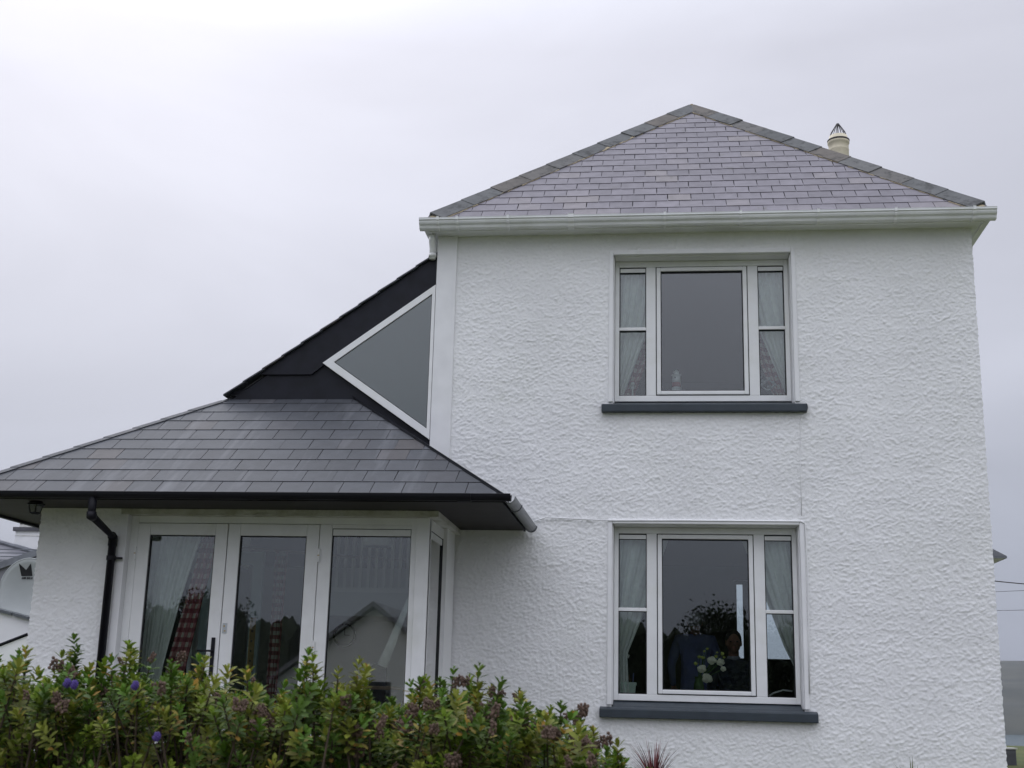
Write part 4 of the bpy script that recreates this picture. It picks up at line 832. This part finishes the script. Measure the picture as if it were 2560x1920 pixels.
for i, g in enumerate(('101','111','011','110','101')):     # row of tiny blurred characters under the emblem
    for j, bit in enumerate(g):
        if bit == '1': p = dpx(54+5.4*i+1.5*j, 1442.5); q_ = dpx(54+5.4*i+1.5*j+1.0, 1447.5); mb.box(p.x, q_.x, p.y-.001, p.y+.004, q_.z, p.z)
    p = dpx(54+5.4*i, 1446.3); q_ = dpx(54+5.4*i+3.6, 1447.5); mb.box(p.x, q_.x, p.y-.002, p.y+.003, q_.z, p.z)
mb.build('emblem_lettering', 'ink', dish)
MB().tube([(dcn.x,DY+.05,dcn.z),(dcn.x,DY+.35,dcn.z-.1),(dcn.x,DY+.35,dcn.z-R_*1.15)], .03, 10).build('mast', 'gutter_grey', dish)
# low annexe whose parapet and coping show under the dish
AYY = 6.0; an = thing('annexe', (-9.0,AYY,.85), 'low white roughcast annexe with a grey coped parapet under the satellite dish', 'outbuilding')
L0, L1 = at(-260, 1462, AYY), at(120, 1562, AYY)
mb = MB().prism([Vector((L0.x,AYY,GZ-.3)), Vector((L1.x,AYY,GZ-.3)), L1, L0], (0,3.5,0)); mb.build('wall', 'roughcast', an)
cd_ = Vector((0,0,.06)); n_ = 9
for i in range(n_):
    a = L0+(L1-L0)*(i/n_+.004); b = L0+(L1-L0)*((i+1)/n_-.004)
    MB().prism([a+Vector((0,-.06,.004)), b+Vector((0,-.06,.004)), b+Vector((0,-.06,.045)), a+Vector((0,-.06,.045))], (0,.35,0)).build('coping_stone', 'gutter_grey', an)
f0, f1 = at(-200, 1690, AYY-.9), at(80, 1562, AYY-.9)
mb = MB().prism([Vector((f0.x,AYY-.9,GZ-.3)), Vector((f1.x+.3,AYY-.9,GZ-.3)), Vector((f1.x+.3,AYY-.9,f1.z-.02)), f0-Vector((0,0,.02))], (0,.895,0)); mb.build('lower_wall', 'roughcast', an)
MB().prism([f0+Vector((0,-.03,-.015)), f1+Vector((.3,-.03,.0)), f1+Vector((.3,-.03,.02)), f0+Vector((0,-.03,.018))], (0,.9,0)).build('drip_edge', 'black_paint', an)
# grey-roofed cottage with a white stack
NY = 15.; nb = thing('cottage', (-17,NY,.85), 'grey slate roofed cottage with a white chimney beyond the porch', 'house')
ra, rb = at(-40,1356,NY), at(60,1384,NY); hb_, hc_ = at(112,1366,NY-2.9), at(-60,1426,NY-2.9)
gzr = at(60,1560,NY-3).z
box('wall', ra.x-4, rb.x+2.5, NY-2.2, NY+3, GZ-.6, gzr-.05, 'roughcast', nb)
dr = (rb-ra); e_l = ra-dr*3
rf = MB().prism([Vector((ra.x-5,NY-2.6,gzr-.3)), Vector((rb.x+3,NY-2.6,gzr-.3)), Vector((rb.x+.3,NY+.2,rb.z)), Vector((ra.x-5,NY+.2,rb.z+1.6))], (0,0,-.06)).prism([Vector((ra.x-5,NY+.2,rb.z+1.6)), Vector((rb.x+.3,NY+.2,rb.z)), Vector((rb.x+3,NY+3.4,gzr-.3)), Vector((ra.x-5,NY+3.4,gzr-.3))], (0,0,-.06)).build('roof', 'far_roof', nb)
MB().tube([Vector((ra.x-5,NY+.18,rb.z+1.62)), Vector((rb.x+.3,NY+.18,rb.z+.02))], .06, 8).build('ridge', 'lead', rf)
mb = MB().prism([hc_, hb_, hb_+Vector((0,0,-.14)), hc_+Vector((0,0,-.14))], (0,.25,0)); mb.build('barge', 'lead', nb)
MB().prism([hc_+Vector((0,.05,-.14)), hb_+Vector((0,.05,-.14)), Vector((hb_.x,hb_.y+.05,GZ-.6)), Vector((hc_.x,hc_.y+.05,GZ-.6))], (0,.15,0)).build('gable', 'far_roof', nb)
for i in range(5):
    a = at(10+i*2, 1372+i*9, NY-.6); MB().box(a.x-1.2, a.x+1.2, a.y, a.y+.03, a.z-.02, a.z+.0).build('roof_batten', 'lead', rf)
s0, s1 = at(44,1380,NY+.5), at(108,1331,NY+.5)
stk = box('chimney_stack', s0.x, s1.x+.25, NY+.3, NY+1.1, rb.z-.8, s1.z, 'plaster', nb)
box('band', s0.x-.01, s1.x+.26, NY+.29, NY+1.11, at(60,1341,NY+.5).z-.015, at(60,1341,NY+.5).z, 'plaster_dirty', stk); box('stack_cap', s0.x-.05, s1.x+.3, NY+.25, NY+1.15, s1.z, s1.z+.09, 'concrete', stk); box('cap_slab', s0.x+.05, s1.x+.2, NY+.35, NY+1.05, s1.z+.09, s1.z+.16, 'plaster_dirty', stk)
for px in (69, 88, 104):
    p = at(px, 1308, NY+.6); MB().lathe((p.x,p.y,s1.z+.15), [(.085,0),(.075,.06),(.07,.4),(.085,.42),(.085,.46),(.06,.46)], 14).build('pot', 'buff_pot' if px != 88 else 'mint', stk, True)
p = at(54, 1308, NY+.5); MB().tube([(p.x,p.y,s1.z+.09),(p.x,p.y,s1.z+.8)], .012, 6).ball((p.x,p.y,s1.z+.2), .035, 8, 6).build('aerial', 'wire', stk)

# ------------------------------------------------------------------ damp sea air
hz_ = MB().box(-3600, 3600, -420, 2700, -30, 150).build('haze', None); struct(hz_, 'stuff')
hm_ = bpy.data.materials.new('haze'); hm_.use_nodes = True; t = hm_.node_tree; t.nodes.clear(); pvn = t.nodes.new('ShaderNodeVolumePrincipled'); om = t.nodes.new('ShaderNodeOutputMaterial')
pvn.inputs['Color'].default_value = (.86,.90,1,1); pvn.inputs['Density'].default_value = .00008; pvn.inputs['Anisotropy'].default_value = .2; t.links.new(pvn.outputs[0], om.inputs['Volume']); hz_.data.materials.append(hm_); MAT['haze'] = hm_

# ------------------------------------------------------------------ wires, pole and box on the right
pole = thing('utility_pole', (16,24,.5), 'brown timber pole carrying the overhead wires right of the house', 'pole')
MB().tube([(16,24,-.2),(16,24,7.2)], [.14,.10], 12).build('shaft', 'bark', pole); box('cross_arm', 15.2, 16.8, 23.9, 24.1, 6.0, 6.12, 'bark', pole)
for (pa, pb, r, lb) in (((2440,1437),(2700,1470),.014,'thick black overhead wire just below the rear eaves'), ((2440,1470),(2700,1467),.006,'thin middle overhead wire right of the house'), ((2440,1516),(2700,1519),.006,'lowest thin overhead wire right of the house')):
    A_, B_ = at(*pa, 20), at(*pb, 23.9); A_ = A_+(A_-B_)*1.0
    tag(tubeobj('overhead_wire', [A_+(B_-A_)*t+Vector((0,0,-.10*math.sin(math.pi*t))) for t in [i/16 for i in range(17)]], r, 'wire'), lb, 'wire', 'overhead wires')
BY = 5.8; q0 = at(2526, 1897, BY); bx = thing('meter_box', (q0.x,BY,q0.z), 'small dark grey box on the grass beyond the right corner of the house', 'box')
box('cabinet', q0.x-.14, q0.x+.055, BY-.1, BY+.1, .6, at(2526,1873,BY).z, 'concrete', bx, .01); box('lid', q0.x-.155, q0.x+.07, BY-.115, BY+.115, at(2526,1873,BY).z, at(2526,1869,BY).z, 'plaster_dirty', bx, .005)

# ------------------------------------------------------------------ planting
def leaf_geom(base, d, side, nrm, ln, wd, curl):
    """hebe leaf: folded along the midrib, three segments"""
    V = []
    for t, w_ in ((0,.16),(.4,.85),(.75,.95),(1,.12)):
        c = base+d*(ln*t)+nrm*(-curl*ln*t*t); V += [c-side*(wd*w_*.5)+nrm*(wd*.16*w_), c, c+side*(wd*w_*.5)+nrm*(wd*.16*w_)]
    Fc = []
    for i in range(3):
        o = i*3; Fc += [(o,o+1,o+4,o+3),(o+1,o+2,o+5,o+4)]
    return V, Fc
GREENS = [(.115,.175,.018),(.075,.145,.018),(.14,.19,.022),(.165,.185,.03),(.085,.13,.022),(.06,.11,.015)]
YEL = [(.30,.24,.05),(.34,.20,.04),(.25,.24,.08)]
def shoot_geom(rng, L_, pairs, size, yellow=.0, seed=False):
    V, Fc, T = [], [], []; base_c = GREENS[rng.randint(len(GREENS))]
    for k in range(pairs):
        t = k/(pairs-1); z = L_*t; sz = size*(.62+.55*math.sin(math.pi*(.25+.62*t))) * (1-.45*(t > .9))
        el = rad(5+62*t**1.5)
        for s in range(4 if k < pairs-1 else 3):
            az = k*.8+s*math.pi/2+rng.uniform(-.25,.25); e = el+rng.uniform(-.22,.22)
            d = Vector((math.cos(az)*math.cos(e), math.sin(az)*math.cos(e), math.sin(e))); side = d.cross(Vector((0,0,1))).normalized(); nrm = side.cross(d)
            v, f = leaf_geom(Vector((0,0,z)), d, side, nrm, sz*rng.uniform(.85,1.15), sz*.46, rng.uniform(-.05,.25))
            b = len(V); V += v; Fc += [tuple(i+b for i in q) for q in f]
            c = YEL[rng.randint(3)] if rng.rand() < yellow*(1.4-t) else base_c
            k2 = rng.uniform(.72,1.22)*(.86+.45*t); T += [(c[0]*k2, c[1]*k2, c[2]*k2)]*len(v)
    return V, Fc, T
def set_tint(me, T):
    a = me.color_attributes.new('tint', 'FLOAT_COLOR', 'POINT'); a.data.foreach_set('color', np.array([t+(1.,) for t in T], np.float32).ravel())
r_ = np.random.RandomState(5)
protos = [shoot_geom(r_, r_.uniform(.055,.085), 6, r_.uniform(.025,.033), yellow=(.0,.02,.03,.08,.30)[i % 5]) for i in range(15)]
hedge = thing('hebe_hedge', (-1.0,-8.6,.2), 'dense green hebe hedge with browned seed heads in front of the porch', 'hedge')
TOP = [(-120,1650),(0,1640),(40,1640),(70,1675),(130,1670),(150,1690),(185,1620),(215,1680),(250,1668),(290,1680),(325,1650),(360,1668),(420,1665),(500,1668),(560,1690),(640,1715),(700,1725),(760,1670),(800,1715),(850,1695),(900,1690),(930,1735),(990,1760),(1030,1725),(1080,1700),(1130,1695),(1180,1702),(1230,1715),(1300,1745),(1380,1775),(1450,1790),(1490,1830),(1520,1880),(1545,1890),(1580,1895),(1600,1930)]
SPROUTS = [(60,1628,2),(185,1588,4),(150,1640,2),(325,1612,3),(310,1640,2),(430,1655,2),(505,1655,2),(620,1690,2),(762,1640,4),(785,1655,3),(890,1662,3),(1050,1708,2),(1100,1692,2),(1190,1690,2),(1300,1738,2),(1400,1770,2),(1545,1872,2)]
def top_z(x, Y):
    # profile height at world x for a plant at depth Y
    prev = None
    for px, py in TOP:
        q = at(px, py+40, Y)
        if q.x >= x:
            if prev is None: return q.z
            t = (x-prev.x)/(q.x-prev.x); return prev.z+(q.z-prev.z)*t
        prev = q
    return prev.z-.3
shoots = []; heads = []
def orient(d):
    d = d.normalized(); a = d.cross(Vector((.3,.9,.1))).normalized(); b = d.cross(a); return Matrix(((a.x,b.x,d.x),(a.y,b.y,d.y),(a.z,b.z,d.z)))
xr_hi = at(1600,1930,-9.2).x
tries = 0
while len(shoots) < 3700 and tries < 40000:
    tries += 1
    Y = -9.35+.85*r_.rand()**.8; xl = at(-160,1800,Y).x; xh = at(1590,1930,Y).x; x = xl+(xh-xl)*r_.rand()
    zt = top_z(x, Y); depth = .80*r_.rand()**1.25
    edge_d = max(0, 1-(xh-x)/.5)
    z = zt-.045-depth-(.02 if r_.rand() < .5 else 0)
    if z < zt-.85: continue
    if depth > .22 and r_.rand() < .42*min(1, (depth-.22)/.25)*(1.0 if x > -1.6 else .6): continue
    lean = Vector((r_.uniform(-.5,.5)+.5*edge_d, r_.uniform(-.7,.15), .75+.5*r_.rand())); sc = r_.uniform(.75,1.12)
    shoots.append((x, Y, z, lean, sc, r_.randint(len(protos)), r_.uniform(0, 6.28)))
for px, py in TOP[1:-2]:                       # leading shoots on the outline
    for k in range(3):
        Y = r_.uniform(-9.2,-8.6); q = at(px+r_.uniform(-10,10), py+25+28*k+r_.uniform(-4,10), Y); shoots.append((q.x, Y, q.z-.02, Vector((r_.uniform(-.25,.25), r_.uniform(-.2,.2), 1)), r_.uniform(.8,1.05), r_.randint(len(protos)), r_.uniform(0,6.28)))
for px, py, k_n in SPROUTS:
    Y = r_.uniform(-9.25,-8.9); j0 = r_.uniform(-6,6)
    for k in range(k_n): q = at(px+j0*k*.6, py+34+40*k, Y); shoots.append((q.x, Y, q.z-.02, Vector((r_.uniform(-.12,.12), r_.uniform(-.1,.1), 1)), r_.uniform(.85,1.05), r_.randint(len(protos)), r_.uniform(0,6.28)))
def score(s): return (s[1]+12.5) - 1.2*(s[2]-top_z(s[0], s[1]))*0 + abs(s[2]-top_z(s[0], s[1]))*.7
order = sorted(range(len(shoots)), key=lambda i: score(shoots[i])); near = set(order[:290])
pm = []
for V, Fc, T in protos:
    me = bpy.data.meshes.new('leaf_shoot'); me.from_pydata([tuple(v) for v in V], [], Fc); set_tint(me, T); me.materials.append(MAT['hebe_leaf']); me.polygons.foreach_set('use_smooth', [True]*len(me.polygons)); pm.append(me)
bv, bf, bt = [], [], []; nb_ = 0; PV = [np.array([tuple(v) for v in p[0]]) for p in protos]; PF = [np.array(p[1]) for p in protos]; PT = [np.array(p[2]) for p in protos]
stem = MB(); smb = 0
for i, (x, Y, z, lean, sc, pi_, rz) in enumerate(shoots):
    M3 = orient(lean) @ Matrix.Rotation(rz, 3, 'Z')
    if i in near:
        o = bpy.data.objects.new('leaf_shoot', pm[pi_]); o.matrix_world = Matrix.Translation((x,Y,z)) @ M3.to_4x4() @ Matrix.Scale(sc, 4); link(o, hedge)
    else:
        A_ = np.array(M3)*sc; bv.append(PV[pi_] @ A_.T+np.array([x,Y,z])); bf.append(PF[pi_]+nb_); bt.append(PT[pi_]); nb_ += len(PV[pi_])
    if i % 2 == 0:
        ln = .14+.18*r_.rand(); d = lean.normalized(); base = Vector((x,Y,z)); stem.tube([base+d*.05, base-d*ln*.5+Vector((0,0,-.03)), base-d*ln*.7+Vector((r_.uniform(-.04,.04),r_.uniform(-.04,.04),-ln*.7))], [.0022,.003,.004], 5, cap=False)
me = bpy.data.meshes.new('foliage'); me.from_pydata(np.concatenate(bv).tolist(), [], np.concatenate(bf).tolist()); set_tint(me, [tuple(t) for t in np.concatenate(bt).tolist()]); me.materials.append(MAT['hebe_leaf'])
me.polygons.foreach_set('use_smooth', [True]*len(me.polygons)); struct(link(bpy.data.objects.new('foliage', me), hedge), 'stuff')
for i in range(60):                             # main branches from the ground
    Y = r_.uniform(-9.1,-8.4); x = at(-100,1800,Y).x+(at(1520,1800,Y).x-at(-100,1800,Y).x)*i/59; zt = top_z(x, Y)
    stem.tube([(x+r_.uniform(-.1,.1),Y+.1,.0),(x+r_.uniform(-.08,.08),Y,zt*.55),(x,Y,zt-.16)], [.013,.009,.004], 6, cap=False)
stem.build('branch', 'bark', hedge, True)
# seed heads
def head_mesh(rng):
    mb = MB()
    for k in range(22): t = k/21; a = k*2.4+rng.uniform(-.6,.6); q = rng.uniform(.6,1.5); mb.ball((.014*q*math.cos(a)*(1.15-t*.7), .014*q*math.sin(a)*(1.15-t*.7), .05*t+rng.uniform(-.004,.004)), (.006*q,.006*q,.008), 5, 4)
    me = bpy.data.meshes.new('seed_head'); me.from_pydata([tuple(v) for v in mb.V], [], mb.F); me.materials.append(MAT['seedhead']); return me
hm = [head_mesh(r_) for _ in range(5)]
spots = []
for i in range(210):
    Y = r_.uniform(-9.45,-8.8); px = (r_.rand()**.6)*1540; q = at(px, 1700, Y); zt = top_z(q.x, Y); z = zt-.03-.40*r_.rand()**1.8 if r_.rand() < .8 else zt-.03
    spots.append((q.x, Y, z))
for px, py in ((305,1648),(140,1660),(620,1700),(455,1640),(370,1640),(1050,1712),(1230,1722),(1245,1735),(1262,1728),(1430,1785),(1445,1797),(1460,1800),(1410,1790),(1500,1860),(1510,1850),(1490,1870),(1450,1775),(1285,1740),(1160,1700),(1150,1705)):
    q = at(px, py+14, -9.0); spots.append((q.x, -9.0, q.z))
for (x, Y, z) in spots:
    for s in range(r_.randint(1,4)):
        o = bpy.data.objects.new('seed_head', hm[r_.randint(5)]); o.matrix_world = Matrix.Translation((x+r_.uniform(-.012,.012),Y,z)) @ orient(Vector((r_.uniform(-.5,.5),r_.uniform(-.5,.3),1))).to_4x4() @ Matrix.Scale(r_.uniform(.38,.62), 4)
        if len([1]) and r_.rand() < .8: link(o, hedge)
# violet flowers
for px, py in ((168,1708),(186,1712),(338,1714),(1456,1866),(392,1842)):
    Y = -9.5 if px != 1456 else -9.2; q = at(px, py, Y); mb = MB()
    for k in range(40): t = k/39; a = k*2.4; mb.ball((q.x+.0075*math.cos(a)*math.sin(.4+2.3*t)*(.7+.6*((k*7) % 5)/5), q.y+.0075*math.sin(a)*math.sin(.4+2.3*t), q.z-.009+.018*t), (.0028,.0028,.0032), 5, 4)
    mb.build('violet_flower', 'violet', hedge)
# red grass, and blade tips by the wall
def blades(name, base, n, h, spread, m, label, wdt=.012, cat='plant'):
    th = thing(name, base, label, cat); b = Vector(base)
    for i in range(n):
        a = r_.uniform(0, 6.28); l_ = h*r_.uniform(.55,1.0); s = spread*r_.uniform(.2,1.0); V = []
        d = Vector((math.cos(a), math.sin(a), 0)); sd = Vector((-math.sin(a), math.cos(a), 0))
        for t in (0,.25,.5,.75,1): c = b+d*(.03+s*t**1.8)+Vector((0,0,l_*(t-.18*t*t*s/spread))); V += [c-sd*wdt*(1-t*.95)*.5, c+sd*wdt*(1-t*.95)*.5]
        mesh('blade', V, [(2*k,2*k+1,2*k+3,2*k+2) for k in range(4)], m, th, True)
    return th
g0 = at(1635, 1960, -1.2); zt = at(1640, 1857, -1.2).z
blades('red_grass', (g0.x,-1.2,.80), 64, (zt-.80)*1.22, .30, 'red_leaf', 'tuft of dark red grass below the ground floor window', .020, 'grass')
mat('blade_green', (.08,.10,.035), .5, .2, 20)
g0 = at(2282, 1960, -1.2); zt = at(2277, 1889, -1.2).z
blades('green_blades', (g0.x,-1.2,.80), 12, (zt-.80)*1.2, .16, 'blade_green', 'green blade tips at the bottom edge in front of the wall', .030)

# ------------------------------------------------------------------ the garden behind the camera, seen only as reflections
def tree(x, y, h, sp, sd, label):
    th = thing('tree', (x,y,0), label, 'tree', 'trees behind the viewer'); r = np.random.RandomState(sd)
    MB().tube([(x,y,-.1),(x+.1,y,h*.4),(x,y+.1,h*.8)], [.16,.12,.05], 8).build('trunk', 'bark', th)
    V = []; Fc = []
    core = MB()
    for c in range(230):
        a = r.uniform(0,6.28); zz = r.uniform(.04,1); rr = sp*(1-abs(zz-.4)*.95)*r.rand()**.5; cx, cy, cz = x+rr*math.cos(a), y+rr*math.sin(a), h*zz-.2
        if zz < .7 and rr < sp*.55: core.ball((cx,cy,cz), (.26,.26,.24), 7, 5)
        for k in range(60):
            p = Vector((cx+r.normal()*.26, cy+r.normal()*.26, cz+r.normal()*.22)); u = Vector(r.normal(size=3)).normalized()*.07; v = Vector(r.normal(size=3)).normalized()*.05; b = len(V); V += [p-u, p+v, p+u, p-v]; Fc.append((b,b+1,b+2,b+3))
    core.build('inner_growth', 'tree_leaf', th, True)
    mesh('crown', V, Fc, 'tree_leaf', th)
WHERE = ['low dark evergreen nearest the bungalow behind the viewer', 'broad dark evergreen behind the viewer, mirrored at the left of the lower window', 'pointed dark evergreen behind the viewer, mirrored in the middle of the lower window', 'tall dark evergreen behind the viewer, mirrored at the right of the lower window', 'wide dark bush at the right end of the row behind the viewer', 'tall evergreen at the far right of the row behind the viewer', 'dark shrub left of the bungalow behind the viewer', 'broad dark tree mirrored in the left french door', 'dark tree mirrored in the right french door', 'rounded dark tree at the far left behind the viewer']
for i, (x, y, h, sp) in enumerate(((-4.6,-36,3.3,2.2),(-1.2,-34,4.0,2.2),(2.0,-34,4.9,1.9),(5.0,-36,4.6,2.4),(8.5,-35,4.4,2.6),(12.5,-36,5.4,3.0),(-14.8,-33,3.0,1.8),(-19.5,-35,4.6,2.6),(-16.6,-36,4.9,2.4),(-24,-37,4.8,3.2))):
    tree(x, y, h, sp, 60+i, WHERE[i])
def bank(xa, xb):  # solid dark mass added to close sky gaps behind the mirrored trees
    n, k = 200, 24; V = []; A0 = smooth_noise(k+1, n+1, 1.2, 1.2, 90)*.7+smooth_noise(k+1, n+1, 4, 6, 91)*1.3; T0 = smooth_noise(1, n+1, 1, 1.1, 92)[0]*.5+smooth_noise(1, n+1, 1, 6, 93)[0]*1.2
    for j in range(k+1):
        t = j/k; ang = math.pi*t
        for i in range(n+1): x = xa+(xb-xa)*i/n; V.append((x, -39.5+1.6*math.cos(ang)*.9+A0[j,i]*.5, max(-.1, (4.2+T0[i])*math.sin(ang)**.5+A0[j,i]*.3)))
    return mesh('sky_block_bank', V, [(j*(n+1)+i, j*(n+1)+i+1, (j+1)*(n+1)+i+1, (j+1)*(n+1)+i) for j in range(k) for i in range(n)], 'tree_leaf', None)
tag(bank(-34, -14.3), 'dark mass added left of the bungalow behind the viewer to block sky in the french door reflections', 'hedge')
tag(bank(-6, 19), 'long dark mass added behind the trees to block sky between them, seen mirrored', 'hedge')
hs = thing('bungalow', (-10,-34,0), 'white gabled bungalow behind the viewer, seen mirrored in the porch glass', 'house')
bx0, bx1, by0, by1 = -13.4, -6.6, -46., -34.
MB().prism([Vector((bx0,by1,-.2)), Vector((bx1,by1,-.2)), Vector((bx1,by1,2.0)), Vector(((bx0+bx1)/2,by1,4.5)), Vector((bx0,by1,2.0))], (0,-(by1-by0),0)).build('wall', 'plaster', hs)
xm = (bx0+bx1)/2
MB().prism([Vector((bx0-.4,by1+.3,1.75)), Vector((xm,by1+.3,4.56)), Vector((xm,by1+.3,4.74)), Vector((bx0-.4,by1+.3,1.93))], (0,-11.6,0)).prism([Vector((xm,by1+.3,4.56)), Vector((bx1+.4,by1+.3,1.75)), Vector((bx1+.4,by1+.3,1.93)), Vector((xm,by1+.3,4.74))], (0,-11.6,0)).build('roof', 'far_roof', hs)
box('window', xm-.7, xm+.7, by1, by1+.02, .9, 2.0, 'chair_black', hs)
print('slates', nsl, 'shoots', len(shoots))
